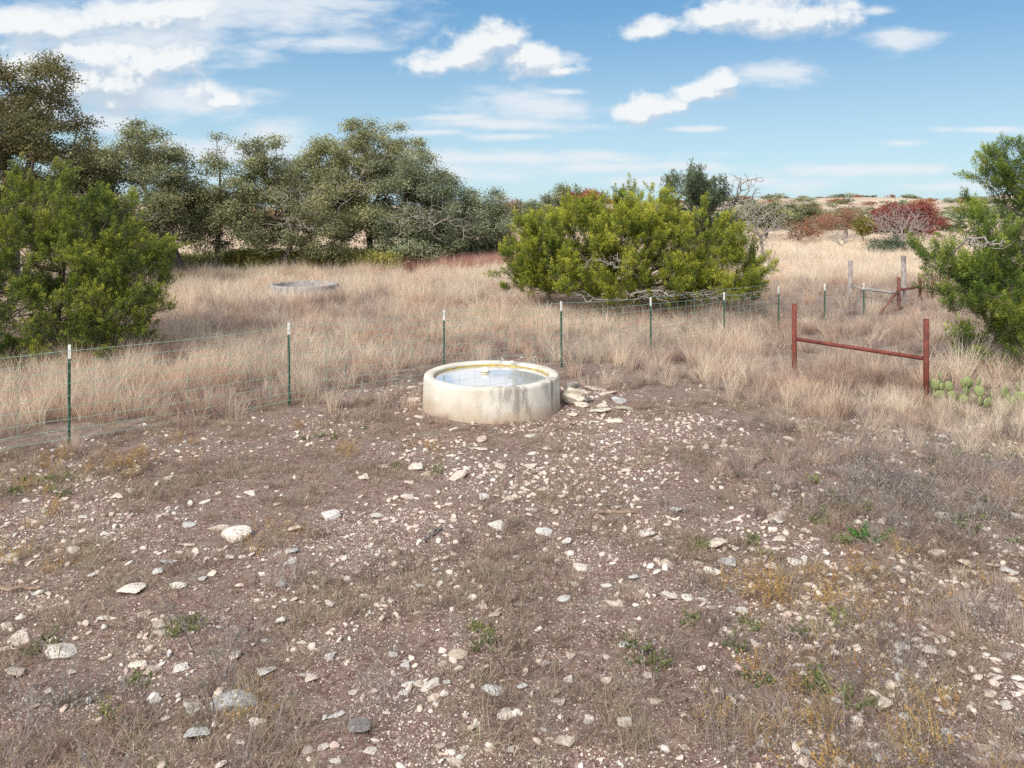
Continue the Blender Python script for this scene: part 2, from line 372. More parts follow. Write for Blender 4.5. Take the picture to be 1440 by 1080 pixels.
# ------------------------------------------------------------------ ground sheet
def spaced(start, stop, s0, grow):
    v = [start]; s = s0
    while v[-1] < stop: v.append(v[-1]+s); s *= grow
    return v
ys = np.array(sorted(set([-12, -6, -2, 0, 1, 2]+spaced(2.4, 14, .09, 1.004)+spaced(14.3, 6000, .16, 1.035))))
xp = spaced(.05, 9, .11, 1.004)+spaced(9.3, 6500, .25, 1.07); xs = np.array([-q for q in xp[::-1]]+[0]+xp)
XX, YY = np.meshgrid(xs, ys); ZZ = gz(XX, YY)
nx, ny = len(xs), len(ys); i0 = (np.arange(ny-1)[:, None]*nx+np.arange(nx-1)[None]).ravel()
bar = barren(XX.ravel(), YY.ravel())
dry = np.clip(.5-bar*.8, 0, 1)*.95; dry = np.where(YY.ravel() < 3.2, .2, dry)
me = mesh_np('ground', np.stack([XX.ravel(), YY.ravel(), ZZ.ravel()], 1), np.stack([i0, i0+1, i0+nx+1, i0+nx], 1), M_ground,
             {'dry': ('POINT', dry), 'far': ('POINT', np.clip((YY.ravel()-32)/25, 0, 1))}, smooth=True)
tag(obj('ground', me), kind='structure')

# ------------------------------------------------------------------ scatter by geometry nodes (only for what nobody could count)
def scatter(name, assets, P, rot, scale, tint, idx, label, cat='grass'):
    col = bpy.data.collections.new(name+'_sources')
    for k, a in enumerate(assets):
        o = bpy.data.objects.new('%s_source_%02d' % (name, k), a); col.objects.link(o)
    n = len(P); m = bpy.data.meshes.new(name); m.vertices.add(n); m.vertices.foreach_set('co', np.asarray(P, np.float32).ravel())
    a = m.attributes.new('rot', 'FLOAT_VECTOR', 'POINT'); a.data.foreach_set('vector', np.asarray(rot, np.float32).ravel())
    a = m.attributes.new('scl', 'FLOAT_VECTOR', 'POINT'); a.data.foreach_set('vector', np.asarray(scale, np.float32).ravel())
    a = m.attributes.new('tint', 'FLOAT', 'POINT'); a.data.foreach_set('value', np.asarray(tint, np.float32))
    a = m.attributes.new('pick', 'INT', 'POINT'); a.data.foreach_set('value', np.asarray(idx, np.int32))
    o = obj(name, m); tag(o, label, cat, kind='stuff')
    ng = bpy.data.node_groups.new(name, 'GeometryNodeTree')
    ng.interface.new_socket('Geometry', in_out='INPUT', socket_type='NodeSocketGeometry'); ng.interface.new_socket('Geometry', in_out='OUTPUT', socket_type='NodeSocketGeometry')
    g = NT(ng); gi = g.new('NodeGroupInput'); go = g.new('NodeGroupOutput')
    ci = g.new('GeometryNodeCollectionInfo'); ci.inputs['Collection'].default_value = col
    ci.inputs['Separate Children'].default_value = True; ci.inputs['Reset Children'].default_value = True
    ip = g.new('GeometryNodeInstanceOnPoints'); ip.inputs['Pick Instance'].default_value = True
    def na(nm, ty):
        q = g.new('GeometryNodeInputNamedAttribute', data_type=ty); q.inputs[0].default_value = nm; return q.outputs[0]
    e2r = g.new('FunctionNodeEulerToRotation'); g.link(na('rot', 'FLOAT_VECTOR'), e2r.inputs[0])
    g.link(gi.outputs[0], ip.inputs['Points']); g.link(ci.outputs[0], ip.inputs['Instance'])
    g.link(na('pick', 'INT'), ip.inputs['Instance Index']); g.link(e2r.outputs[0], ip.inputs['Rotation']); g.link(na('scl', 'FLOAT_VECTOR'), ip.inputs['Scale'])
    g.link(ip.outputs[0], go.inputs[0])
    md = o.modifiers.new('scatter', 'NODES'); md.node_group = ng
    return o

def blades(n, h0, h1, base, lean, width, curl, seed, wind=(.12, .0)):
    """a tuft of n curved tapering blades, each 4 segments; returns V, F, t"""
    r = np.random.default_rng(seed)
    a = r.uniform(0, 2*np.pi, n); rad = base*np.sqrt(r.uniform(0, 1, n)); P = np.stack([np.cos(a)*rad, np.sin(a)*rad, np.zeros(n)], 1)
    h = r.uniform(h0, h1, n); out = a+r.normal(0, .7, n); ln = np.abs(r.normal(lean, lean*.6, n))*(.3+rad/base)
    D = np.stack([np.cos(out)*ln+wind[0], np.sin(out)*ln+wind[1], np.ones(n)], 1); D = norm(D)
    S = 4; pts = [P]; d = D.copy()
    for s in range(S):
        pts.append(pts[-1]+d*(h/S)[:, None]); d = d+np.stack([np.cos(out)*curl+r.normal(0, .1, n), np.sin(out)*curl+r.normal(0, .1, n), -np.full(n, curl*.6)], 1); d = norm(d)
    fa = r.uniform(0, np.pi, n); side = np.stack([np.cos(fa), np.sin(fa), np.zeros(n)], 1)
    wd = width*r.uniform(.6, 1.3, n)
    prof = [1, .9, .7, .45, .08]
    V = np.stack([np.stack([pts[s]-side*(wd*prof[s]/2)[:, None], pts[s]+side*(wd*prof[s]/2)[:, None]], 1) for s in range(S+1)], 1)  # n,S+1,2,3
    V = V.reshape(-1, 3); f = np.array([(2*s, 2*s+1, 2*s+3, 2*s+2) for s in range(S)])
    Fc = (f[None]+(np.arange(n)*(S+1)*2)[:, None, None]).reshape(-1, 4)
    t = np.repeat(r.uniform(0, 1, n), S); t = t+np.tile(np.linspace(-.22, .18, S), n)
    return V, Fc, np.clip(t, 0, 1)
def tuft(name, m, *a, **k):
    V, Fc, t = blades(*a, **k); return mesh_np(name, V, Fc, m, {'t': ('FACE', t)})
def rot_z(n, tilt=.1): return np.stack([rng.normal(0, tilt, n), rng.normal(0, tilt, n), rng.uniform(-np.pi, np.pi, n)], 1)

TKX, TKY = -.333, 12.36                        # the near tank's centre
STX, STY = (428-CX)/F*28, 28                # the far tank's centre
def clear_tanks(x, y): return (np.hypot(x-TKX, y-TKY) > 1.13) & (np.hypot(x-STX, y-STY) > 1.25)

# tall dry grass
tall = [tuft('tall_grass', M_straw, 80, .22, .62, .17, .30, .0075, .16, s) for s in range(5)] + \
       [tuft('wispy_grass', M_straw, 60, .35, .80, .12, .18, .0065, .10, 20+s) for s in range(3)]
def field(n, y0, y1, seed, w=1.0):
    r = np.random.default_rng(seed); y = np.sqrt(r.uniform(y0**2, y1**2, n)); x = r.uniform(-1, 1, n)*y*.74*w + r.normal(0, .5, n); return x, y
def cactus_zone(x, y):
    u, v = topix(x, y); return (u > 1306) & (u < 1440) & (v > 552) & (v < 590) & (np.sin(u*.16) > -.1)
def mk_tall():
    X, Y, S = [], [], []
    for n, y0, y1, sc0, seed in ((18000, 7, 22, .9, 1), (19000, 21, 42, 1.15, 2), (14500, 41, 80, 1.9, 3), (10000, 78, 170, 3.2, 4)):
        x, y = field(n, y0, y1, seed, 1.12); b = barren(x, y); p = np.clip(.10-b*.55, 0, 1); p = p*np.clip((fbm(x*1.1, y*1.1, 57, 3)-.33)*5, .12, 1)
        # leafy woods floor on the left is shaded and thinner; the trampled lane at the right is patchy
        u, v = topix(x, y)
        p = np.where((u > 1060) & (v > 405) & (v < 520), p*(.12+.6*(fbm(x*.8, y*.8, 71, 3) > .52)), p)
        p = np.where((u > 1100) & (v > 595), p*.35, p)
        p = np.where(y > 41, np.where(fbm(x*.06, y*.06, 91, 3) > .45, 1., .45), p)
        k = (rng.uniform(0, 1, n) < p) & clear_tanks(x, y) & ~cactus_zone(x, y)
        X.append(x[k]); Y.append(y[k]); S.append(np.full(k.sum(), sc0)*rng.uniform(.45, 1.3, k.sum()))
    x, y, s = map(np.concatenate, (X, Y, S)); u, v = topix(x, y)
    nn = fbm(x*.35, y*.35, 55, 4)
    # low and mauve where grazed, tall and pale elsewhere
    low = np.clip((nn-.50)*5, 0, 1)
    b = barren(x, y); edge = np.clip(1.3+b*1.0, 0, 1)
    lane = ((u > 1060) & (v > 400) & (v < 520))*.55
    left = ((u < 420) & (v > 440) & (v < 640))*.18
    strength = np.clip(np.maximum.reduce([low*.7, edge*.55, lane])+left, 0, 1)
    s = s*(1-.40*strength)*np.where((u > 1230) & (y < 13.6), .55, 1.)*np.where((u > 1060) & (u < 1230) & (v > 500), .8, 1.)
    tint = .72-.42*strength+rng.normal(0, .17, len(x))+(y > 34)*.10+((u > 1060) & (v < 402))*.15
    P = np.stack([x, y, gz(x, y)-.01], 1)
    sc3 = np.stack([s, s, s*rng.uniform(.8, 1.15, len(x))], 1)
    sc3[:, 2] *= np.where(y > 78, .42, np.where(y > 41, .62, 1.0))
    scatter('tall_grass', tall, P, rot_z(len(x), .12), sc3, np.clip(tint, 0, 1), rng.integers(0, len(tall), len(x)), 'tall pale dry grass growing across the pasture')
mk_tall()

# low dead thatch and weeds over the stony ground
thatch = [tuft('thatch', M_thatch, 26, .03, .10, .10, .9, .0045, .5, 40+s) for s in range(4)] + [tuft('thatch', M_thatch, 34, .06, .17, .07, .5, .004, .25, 50+s) for s in range(3)]
def mk_thatch():
    n = 30000; x, y = field(n, 3.4, 15, 5); b = barren(x, y); u, v = topix(x, y)
    cl = fbm(x*1.3, y*1.3, 61, 4); p = np.clip((cl-.44)*4, 0.05, 1)
    p = np.where((u > 560) & (u < 900) & (v < 760), p*.45, p); p = np.where(u > 1100, np.clip(p+.25, 0, 1), p); p = np.where((u < 260) & (v > 640), np.clip(p+.15, 0, 1), p)
    k = (rng.uniform(0, 1, n) < p) & clear_tanks(x, y); x, y = x[k], y[k]; m = len(x)
    s = rng.uniform(.5, 1.25, m)
    scatter('low_dead_grass', thatch, np.stack([x, y, gz(x, y)-.004], 1), rot_z(m, .2), np.stack([s, s, s*.9], 1), np.clip(.45+.5*(fbm(x*.7, y*.7, 66, 3)-.5)+rng.normal(0, .2, m), 0, 1), rng.integers(0, len(thatch), m), 'low matted dead grass between the stones')
mk_thatch()

def stems(n, h0, h1, base, seed, m, leafn, ls, name, lean=.25, wstem=.004, leaf_from=.3):
    """upright stems with small leaves or seed heads along them"""
    r = np.random.default_rng(seed); V, Fc, t = blades(n, h0, h1, base, lean, wstem, .12, seed)
    V4 = V.reshape(n, 5, 2, 3).mean(2)
    nl = n*leafn; who = np.repeat(np.arange(n), leafn); q = r.uniform(leaf_from, 1, nl)*4; i = np.minimum(q.astype(int), 3); fr = (q-i)[:, None]
    c_ = V4[who, i]*(1-fr)+V4[who, i+1]*fr; d = norm(r.normal(0, 1, (nl, 3))+[0, 0, .5]); e = norm(np.cross(d, r.normal(0, 1, (nl, 3))))
    L = (ls*r.uniform(.6, 1.4, nl))[:, None]
    LV = np.stack([c_, c_+d*L*.5+e*L*.3, c_+d*L, c_+d*L*.5-e*L*.3], 1).reshape(-1, 3); LF = np.arange(nl*4).reshape(-1, 4)
    VV, FF = join([(V, Fc), (LV, LF)])
    return mesh_np(name, VV, FF, m, {'t': ('FACE', np.concatenate([t*.5, r.uniform(.2, 1, nl)]))})
gold = [stems(14, .12, .30, .10, 200+s, M_golden, 12, .016, 'golden_weed') for s in range(3)]
grn = [stems(12, .05, .16, .09, 220+s, M_green, 16, .026, 'green_weed', .7, .004, .1) for s in range(3)]
twg = [stems(20, .15, .40, .12, 240+s, M_greytwig, 4, .018, 'grey_twigs', .45, .005) for s in range(4)]
def patches(name, assets, spots, per, spread, sc0, label, cat, tint=(.3, .9)):
    X, Y, S = [], [], []
    for (u, v, k) in spots:
        x, y = G(u, v); m = max(1, int(per*k)); X.append(x+rng.normal(0, spread*k**.5, m)); Y.append(y+rng.normal(0, spread*k**.5, m)); S.append(rng.uniform(.6, 1.25, m)*sc0)
    x, y, s = map(np.concatenate, (X, Y, S)); k = clear_tanks(x, y); x, y, s = x[k], y[k], s[k]; m = len(x)
    scatter(name, assets, np.stack([x, y, gz(x, y)-.003], 1), rot_z(m, .15), np.stack([s, s, s], 1), rng.uniform(*tint, m), rng.integers(0, len(assets), m), label, cat)
rs = random.Random(5)
patches('golden_weeds', gold, [(1080,835,2),(1155,825,3),(1250,800,2),(1100,870,2),(1065,900,1),(1130,930,1),(1400,850,3),(1260,1050,2),(1125,1065,2),(1340,1060,2),(30,690,2),(90,650,2),(170,665,2),(200,640,2),
        (20,810,2),(180,655,1),(40,740,1),(260,620,1),(345,1010,1),(340,780,1),(1090,1010,1),(1210,1045,1),(480,640,1),(395,600,1),(60,720,1),(600,640,1),(1180,850,2),(410,760,1)], 3, .2, .8, 'small golden brown dried weeds scattered on the stony ground', 'weeds')
patches('green_weeds', grn, [(60,695,2),(65,675,1),(1060,770,1),(1015,765,1),(1150,720,2),(1205,705,2),(1110,670,1),(1250,700,2),(1330,660,2),(1395,700,2),(1360,740,2),(1020,905,2),(1120,945,1),(1425,1008,1),(20,920,1),
        (290,875,1),(1180,885,1),(1400,560,2),(1350,640,1),(445,612,2),(935,910,1),(1210,1000,1),(590,655,1),(700,900,1),(120,1010,1),(1290,680,2),(1415,640,2)], 2.4, .16, .8, 'small green weeds scattered on the stony ground', 'weeds', (.2, .8))
patches('grey_twigs', twg, [(1280,690,5),(1240,660,4),(1330,690,5),(1400,660,4),(1380,730,4),(1190,670,3),(1160,700,3),(1310,730,3),(1430,780,3),(1140,640,3),(1050,740,1),(1280,740,2),(1100,900,2),(130,1020,4),(160,960,2),(420,820,2),
        (1400,900,3),(1350,1030,3),(1040,665,2),(1250,620,3),(1420,610,3),(1060,600,2),(1060,1040,3),(390,1070,2)], 4.5, .3, .9, 'grey dead twiggy weeds on the stony ground', 'weeds')
# separate straw clumps standing in the stony patch
def mk_clumps():
    spots = [(640,590,.6,14),(600,570,.8,16),(585,556,.7,10),(870,545,1.,8),(1050,665,.7,10),(1045,650,.6,6),(285,885,.35,4),(130,1040,.5,10),(390,820,.4,6),(400,800,.4,5),(540,775,.3,3),(535,785,.3,3),(895,855,.35,5),
             (900,840,.3,3),(1100,720,.6,8),(1390,870,.6,14),(1370,700,.6,14),(1150,650,.8,14),(1210,640,.8,14),(1260,600,.9,14),(1100,600,.8,12),(1000,560,.7,12),(1345,900,.5,6),(1350,1060,.5,10),(780,1060,.25,4),(640,635,.2,3),
             (950,660,.4,4),(880,640,.3,3),(700,600,.25,8),(770,592,.25,6),(1240,720,.5,8),(1310,640,.8,12),(1420,690,.8,14),(1130,560,.9,12),(660,598,.3,8),(1000,620,.4,4),(800,560,.6,6),(845,556,.5,5),(240,600,.5,8),(120,640,.5,8),(1105,1010,.4,6)]
    X, Y, S = [], [], []
    for u, v, s, m in spots:
        x, y = G(u, v); X.append(x+rng.normal(0, .16*m**.3, m)); Y.append(y+rng.normal(0, .12*m**.3, m)); S.append(s*rng.uniform(.5, 1, m))
    x, y, s = map(np.concatenate, (X, Y, S)); k = clear_tanks(x, y); x, y, s = x[k], y[k], s[k]; m = len(x)
    scatter('grass_clumps', tall, np.stack([x, y, gz(x, y)-.01], 1), rot_z(m, .15), np.stack([s*.8, s*.8, s*.8], 1), np.clip(rng.normal(.42, .13, m), 0, 1), rng.integers(0, len(tall), m), 'straw coloured grass clumps standing among the stones')
mk_clumps()
# red grass patch below the oaks, and the yellow-green forbs under them
redg = [tuft('red_grass', M_redgrass, 70, .5, 1.0, .2, .14, .012, .05, 70+s) for s in range(3)]
def band(name, assets, u0, u1, d0, d1, n, s0, s1, label, cat, zf=1.):
    d = rng.uniform(d0, d1, n); u = rng.uniform(u0, u1, n); x = (u-CX)/F*d; s = rng.uniform(s0, s1, n)
    scatter(name, assets, np.stack([x, d, gz(x, d)-.02], 1), rot_z(n, .08), np.stack([s, s, s*zf], 1), rng.uniform(.1, .95, n), rng.integers(0, len(assets), n), label, cat)
band('red_grass', redg, 562, 730, 37.6, 42.5, 620, .7, 1.25, 'patch of upright dark red grass beyond the oaks', 'grass')
M_forb = grass_mat('forb_leaves', [(0, (.13, .13, .05)), (.5, (.30, .30, .08)), (1, (.50, .46, .14))])
forb = [stems(26, .6, 1.25, .25, 260+s, M_forb, 16, .09, 'forb', .12, .012, .1) for s in range(3)]
band('yellow_green_forbs', forb, 325, 562, 37.6, 42, 800, .7, 1.15, 'band of yellow green leafy plants growing under the oaks', 'plants')
band('shaded_forbs', forb, 90, 340, 38.5, 44, 420, .5, .9, 'low green undergrowth beneath the leaning oak trunks', 'plants')

# ------------------------------------------------------------------ stones
def icosphere(sub):
    import bmesh
    bm = bmesh.new(); bmesh.ops.create_icosphere(bm, subdivisions=sub, radius=1)
    V = np.array([v.co[:] for v in bm.verts]); Fc = np.array([[v.index for v in f.verts] for f in bm.faces]); bm.free(); return V, Fc
ICO = {k: icosphere(k) for k in (1, 2, 3, 4)}
def rock(seed, sub, m, flat=.6, elong=1.4, name='rock', rough=.05, nplane=11):
    r = np.random.default_rng(seed); V, Fc = ICO[sub]; V = V.copy()
    n = norm(r.normal(0, 1, (nplane, 3))); dd = r.uniform(.38, .8, nplane)
    dot = V@n.T; lim = np.where(dot > .05, dd/np.maximum(dot, .05), 9); rad = np.minimum(lim.min(1), 1.0)
    V = V*rad[:, None]; V *= (1+rough*(noise3(V+seed, 4, seed)-.5)*2+rough*.6*(noise3(V+seed, 11, seed+1)-.5)*2)[:, None]
    V *= [elong, 1, flat]; V /= np.abs(V[:, :2]).max()*2                     # width about 1
    V[:, 2] -= V[:, 2].min()*.55                                             # a little less than half in the soil
    return mesh_np(name, V, Fc, m)
ROCKS = [rock(300+s, 4, M_rock, flat=[.4, .55, .7, .32, .48][s % 5], elong=[1.2, 1.5, 1.1, 1.7, 1.3][s % 5], nplane=8+s % 7) for s in range(22)]
RK = """329 755 42|307 745 22|264 740 17|289 706 16|353 695 15|392 707 14|465 726 22|418 743 20|231 726 13|102 776 15|15 789 28|187 835 33|286 819 12|264 769 22|311 777 12|327 787 15|247 830 25|224 809 14|152 869 24|204 864 20|224 879 20|226 890 17|29 897 28|4 911 18|84 915 38|192 929 24|212 940 20|257 935 22|22 941 25|7 884 14|271 992 31|439 950 17|372 941 26|424 945 12|465 918 15|474 1006 24|458 1053 18|430 1058 18|473 1073 16|360 1019 24|340 1043 14|50 991 13|69 967 14|216 981 18|394 822 16|409 794 17|408 779 18|373 894 14|331 919 16|449 846 12|464 849 15|398 870 16|184 695 18|165 703 14|747 612 15|639 606 17|676 619 17|676 632 22|768 629 15|751 637 15|882 659 16|587 661 20|538 656 28|646 675 28|512 673 17|577 682 15|573 700 16|599 670 15|532 722 18|555 730 12|701 742 21|716 705 19|680 703 14|699 703 10|765 691 15|747 658 16|766 748 22|748 722 13|796 760 14|816 752 12|660 747 11|637 731 11|620 764 10|638 777 12|520 766 13|816 795 20|807 818 14|850 823 17|793 838 16|863 847 18|908 749 22|951 752 20|936 793 17|944 768 12|939 837 19|891 814 13|869 711 13|951 713 15|679 850 14|696 862 17|720 800 11|581 800 12|593 823 15|581 815 9|587 858 10|550 846 10|648 858 12|553 914 13|570 932 16|619 930 15|644 916 23|605 963 26|629 958 10|575 960 19|589 959 13|569 974 15|691 977 24|735 972 14|780 979 15|787 994 16|778 991 14|521 1060 18|495 973 12|528 980 13|801 925 14|875 908 17|891 889 13|853 965 15|924 992 21|825 1020 15|718 1062 15|688 1060 14|620 1054 12|638 1078 20|880 1023 20|764 1032 12|800 961 13|854 925 12|702 661 16|1007 764 30|982 791 12|1001 803 20|983 803 11|1096 756 20|1093 730 22|1025 729 14|1133 746 16|1102 769 12|1092 769 11|1120 767 11|1145 756 13|1117 788 19|1084 797 22|1087 818 13|967 839 16|987 844 12|1132 839 14|1195 843 15|1210 826 13|1182 818 14|1198 833 14|1043 863 17|1001 855 15|1154 854 12|1315 864 17|1360 797 22|1357 809 16|1397 800 26|1417 808 22|1383 808 13|1422 819 20|1320 786 24|1293 799 15|1244 879 12|1255 882 12|1214 883 18|1311 894 16|1289 901 13|1325 888 26|1282 892 12|1307 916 24|1268 909 20|1416 927 15|1404 957 14|1394 950 10|1433 963 12|1149 900 15|1123 938 14|1151 961 12|1174 948 9|1221 964 12|1027 982 12|1173 989 16|1245 996 20|1155 1019 16|1200 1029 11|1073 1054 18|964 1058 14|1132 1061 14|1228 1054 17|1258 1056 14|1258 1075 16|1235 1071 17|1333 1036 17|1273 1017 14|1338 1003 15|1382 1058 20|1398 1052 12|1427 1068 20|1377 1078 20|1415 998 19|1392 999 15|1433 1031 14|1388 979 15|1258 652 18|1326 614 13|1326 626 15|1127 604 14|1193 622 12|1177 619 14|1109 620 14|1151 616 14|1222 705 14|1295 714 11|1326 728 18|1299 644 18|1345 700 16|1400 690 16|1380 745 18|1430 730 18|1240 735 14|1270 760 14|1250 590 14"""
RK = [tuple(map(float, q.split())) for q in RK.split('|')]
SPECIAL = [  # u, v, width px, flatness, label
    (329, 988, 54, .7, 'large angular blue grey limestone chunk, the biggest stone at the lower left'),
    (276, 1030, 40, 1.2, 'blocky cream limestone with brown cracks just below the blue grey chunk'),
    (713, 1010, 28, 1.1, 'rounded cream stone with a tan underside low in the middle foreground'),
    (799, 1049, 36, .6, 'smooth whitish oval stone at the bottom edge of the middle foreground'),
    (505, 1022, 42, .5, 'rough dark grey pitted stone low at the left of centre'),
    (731, 846, 30, .6, 'dark grey pitted stone in the middle of the bare ground'),
    (1022, 787, 36, .45, 'flat grey slab with pitted surface on the right of the bare ground'),
    (1302, 853, 32, .5, 'long narrow pale slab pointing down to the right among golden weeds'),
    (425, 897, 14, 2.0, 'small white triangular stone standing upright at the left'),
    (236, 795, 23, .5, 'blue grey flat chip on dark soil left of the cream slab'),
    (816, 573, 19, .9, 'squared cream block lying beside the foot of the tank'),
    (845, 578, 34, .4, 'long flat pale flagstone right of the tank foot'),
    (860, 590, 28, .4, 'broad white flagstone nearest the camera in the rubble beside the tank'),
    (838, 590, 16, .5, 'small white flat stone touching the broad white flagstone beside the tank'),
    (876, 574, 24, .4, 'pale flagstone at the far right end of the rubble beside the tank'),
    (870, 564, 21, .5, 'greyish flat stone behind the long flagstone beside the tank'),
    (846, 570, 21, .5, 'narrow pale stone just behind the long flat flagstone beside the tank'),
    (838, 547, 34, .4, 'long low pinkish slab at the back of the rubble beside the tank'),
    (855, 553, 21, .45, 'small pale slab half hidden by straw behind the tank rubble'),
    (820, 563, 24, .5, 'tan flat stone in straw between the slab pile and the flagstones'),
    (805, 582, 13, .6, 'small cream stone at the corner of the tank foot'),
    (581, 548, 16, .6, 'whitish stone in the dirt just left of the tank'),
    (581, 563, 19, .45, 'flat pinkish stone left of the tank near its straw tuft'),
    (1288, 440, 14, .7, 'white boulder in the grass beside the rusted corner brace'),
]
occupied = []
def place_rock(u, v, wpx, mesh, label, flat=None, group=None, lift=0, m=None):
    x, y = G(u, v); s = wpx*y/F
    o = bpy.data.objects.new('rock', mesh); C.objects.link(o)
    zf = rs.uniform(.8, 1.25) if flat is None else flat*1.3
    o.location = (x, y, float(gz(x, y))+lift); o.rotation_euler = (rs.uniform(-.18, .18), rs.uniform(-.18, .18), rs.uniform(-.7, .7) + (math.pi if rs.random() < .5 else 0)); o.scale = (s*1.28, s*1.28, s*zf*1.0)
    if m:
        o.data = mesh.copy(); o.data.materials[0] = m
    tag(o, label, 'rock', group); occupied.append((x, y)); return o
for i, (u, v, wp, fl, lab) in enumerate(SPECIAL):
    m_ = M_rockdark if 'dark grey' in lab else M_rockblue if ('grey' in lab) else M_rockcream
    place_rock(u, v, wp*.92, ROCKS[(i*5) % 22], lab, fl, m=m_)
def stacked(x, y, z, w_, zs, seed, flat, elong, m_, lab, ry=.1):
    o = bpy.data.objects.new('rock', rock(seed, 4, m_, flat=flat, elong=elong, nplane=9)); C.objects.link(o)
    o.location = (x, y, float(gz(x, y))+z); o.rotation_euler = (.05, .04, ry); o.scale = (w_, w_, w_*zs); tag(o, lab, 'rock')
stacked(.98, 12.42, .04, .42, 1.4, 901, .5, 1.3, M_rockcream, 'stone underneath the thick cream slab right beside the tank', .4)
stacked(1.04, 12.46, .14, .46, 1.3, 902, .5, 1.5, M_rockcream, 'thick cream slab lying on another stone right beside the tank', .15)
stacked(1.0, 12.50, .25, .27, 1.4, 903, .8, 1.3, M_rockdark, 'dark brown stone resting on top of the thick cream slab by the tank', -.3)
GL = 'loose pale limestone rock lying on the brown stony ground'; GG = 'loose limestone rocks strewn over the bare ground'
for i, (u, v, wp) in enumerate(RK): place_rock(u, v, wp, ROCKS[i % 22], GL, group=GG)
n_left = 300-len(RK)-len(SPECIAL)-3
cnt = 0
while cnt < n_left:
    u = rs.uniform(0, 1440); v = 560+520*rs.random()**.8
    x, y = G(u, v)
    if barren(x, y) < .1 or not clear_tanks(x, y) or any(math.hypot(x-a, y-b) < .2 for a, b in occupied): continue
    place_rock(u, v, rs.uniform(10, 14), ROCKS[rs.randrange(22)], GL, group=GG); cnt += 1
small = [rock(400+s, 2, M_gravel, flat=[.5, .7, .9][s % 3], elong=1.3, name='stone', rough=.03, nplane=8) for s in range(10)]
def mk_stones():
    for name, n, y0, y1, s0, s1, lab in (('small_stones', 27000, 3.5, 16.5, .026, .088, 'small pale stones strewn over the bare soil'), ('gravel', 170000, 3.5, 13.5, .006, .024, 'fine pinkish gravel covering the bare soil'), ('fine_gravel', 130000, 3.6, 8., .005, .019, 'very fine pale grit covering the bare soil close by')):
        x, y = field(n, y0, y1, 9 if s0 > .01 else 10)
        if name == 'fine_gravel': y = rng.uniform(y0, y1, n); x = rng.uniform(-.72, .72, n)*y
        b = barren(x, y); cl = fbm(x*.8, y*.8, 81, 4); u, v = topix(x, y)
        p = np.clip(.35+b*.5, 0, 1)*np.clip((cl-.36)*4, .12, 1)
        if s0 > .01:
            p = p*np.clip(.62+np.exp(-((u-780)/360)**2-((v-700)/110)**2)*.15, 0, 1)
            stony = (u > 1000) & (v > 590) & (v < 1010); p = np.where(stony, np.clip((fbm(x*1.1, y*1.1, 83, 3)-.38)*5, .15, .95), p)
        k = (rng.uniform(0, 1, n) < p) & clear_tanks(x, y); x, y = x[k], y[k]; m = len(x)
        s = s0+(s1-s0)*rng.uniform(0, 1, m)**(1.9 if name == 'small_stones' else 2.6)
        tint = rng.uniform(.55, 1, m) if s0 > .01 else rng.uniform(0, 1, m)**.8
        scatter(name, small, np.stack([x, y, gz(x, y)], 1), rot_z(m, .3), np.stack([s, s, s*.9], 1), tint, rng.integers(0, 10, m), lab, 'stones')
mk_stones()

# ------------------------------------------------------------------ water tanks
def tank(cx, cy, R0, hgt, wall, water, label, name='water_tank', cm_=None):
    z0 = float(gz(cx, cy)); t = empty(name, (cx, cy, z0), label, 'water tank')
    V, f = lathe([(R0+.03, -.25), (R0+.028, .02), (R0+.018, .12), (R0+.006, hgt-.05), (R0-.004, hgt-.012), (R0-.02, hgt), (R0-wall+.02, hgt-.002), (R0-wall, hgt-.018), (R0-wall, hgt-.045 if water else -.1)], 128, .018, 3)
    obj('tank_wall', mesh_np('tank_wall', V, f, cm_ or M_conc, smooth=True), t)
    if water:
        V, f = lathe([(R0-wall, hgt-.045), (R0-wall-.004, hgt-.2), (R0-wall-.02, hgt-.3)], 128, .018, 3)
        obj('algae_band', mesh_np('algae_band', V, f, M_algae, smooth=True), t)
        V, f = lathe([(R0-wall+.03, hgt-.068), (R0*.5, hgt-.068), (.001, hgt-.068)], 96)
        o = obj('water', mesh_np('water', V, f, M_water, smooth=True), t); 
    return t, z0
TH = .505
tk, tz = tank(TKX, TKY, 1.075, TH, .155, True, 'low round cream concrete water tank full of water in front of the fence')
FX, FY = (682-CX)/F*12.7, 12.7
fl = empty('tank_float', (FX, FY, tz+TH-.05), 'small white ball float in the water of the near tank', 'float')
V, f = lathe([(.001, -.05), (.03, -.048), (.058, -.02), (.066, .012), (.063, .034), (.05, .058), (.027, .074), (.001, .08)], 32); obj('ball', mesh_np('ball', V, f, M_white, smooth=True), fl)
V, f = lathe([(.0665, -.004), (.069, .006), (.0665, .014)], 32); obj('slime_ring', mesh_np('slime_ring', V, f, M_algae, smooth=True), fl)
tank(STX, STY, 1.2, .47, .10, False, 'old grey empty round concrete tank half hidden in tall grass near the oaks', 'water_tank', M_conc2)

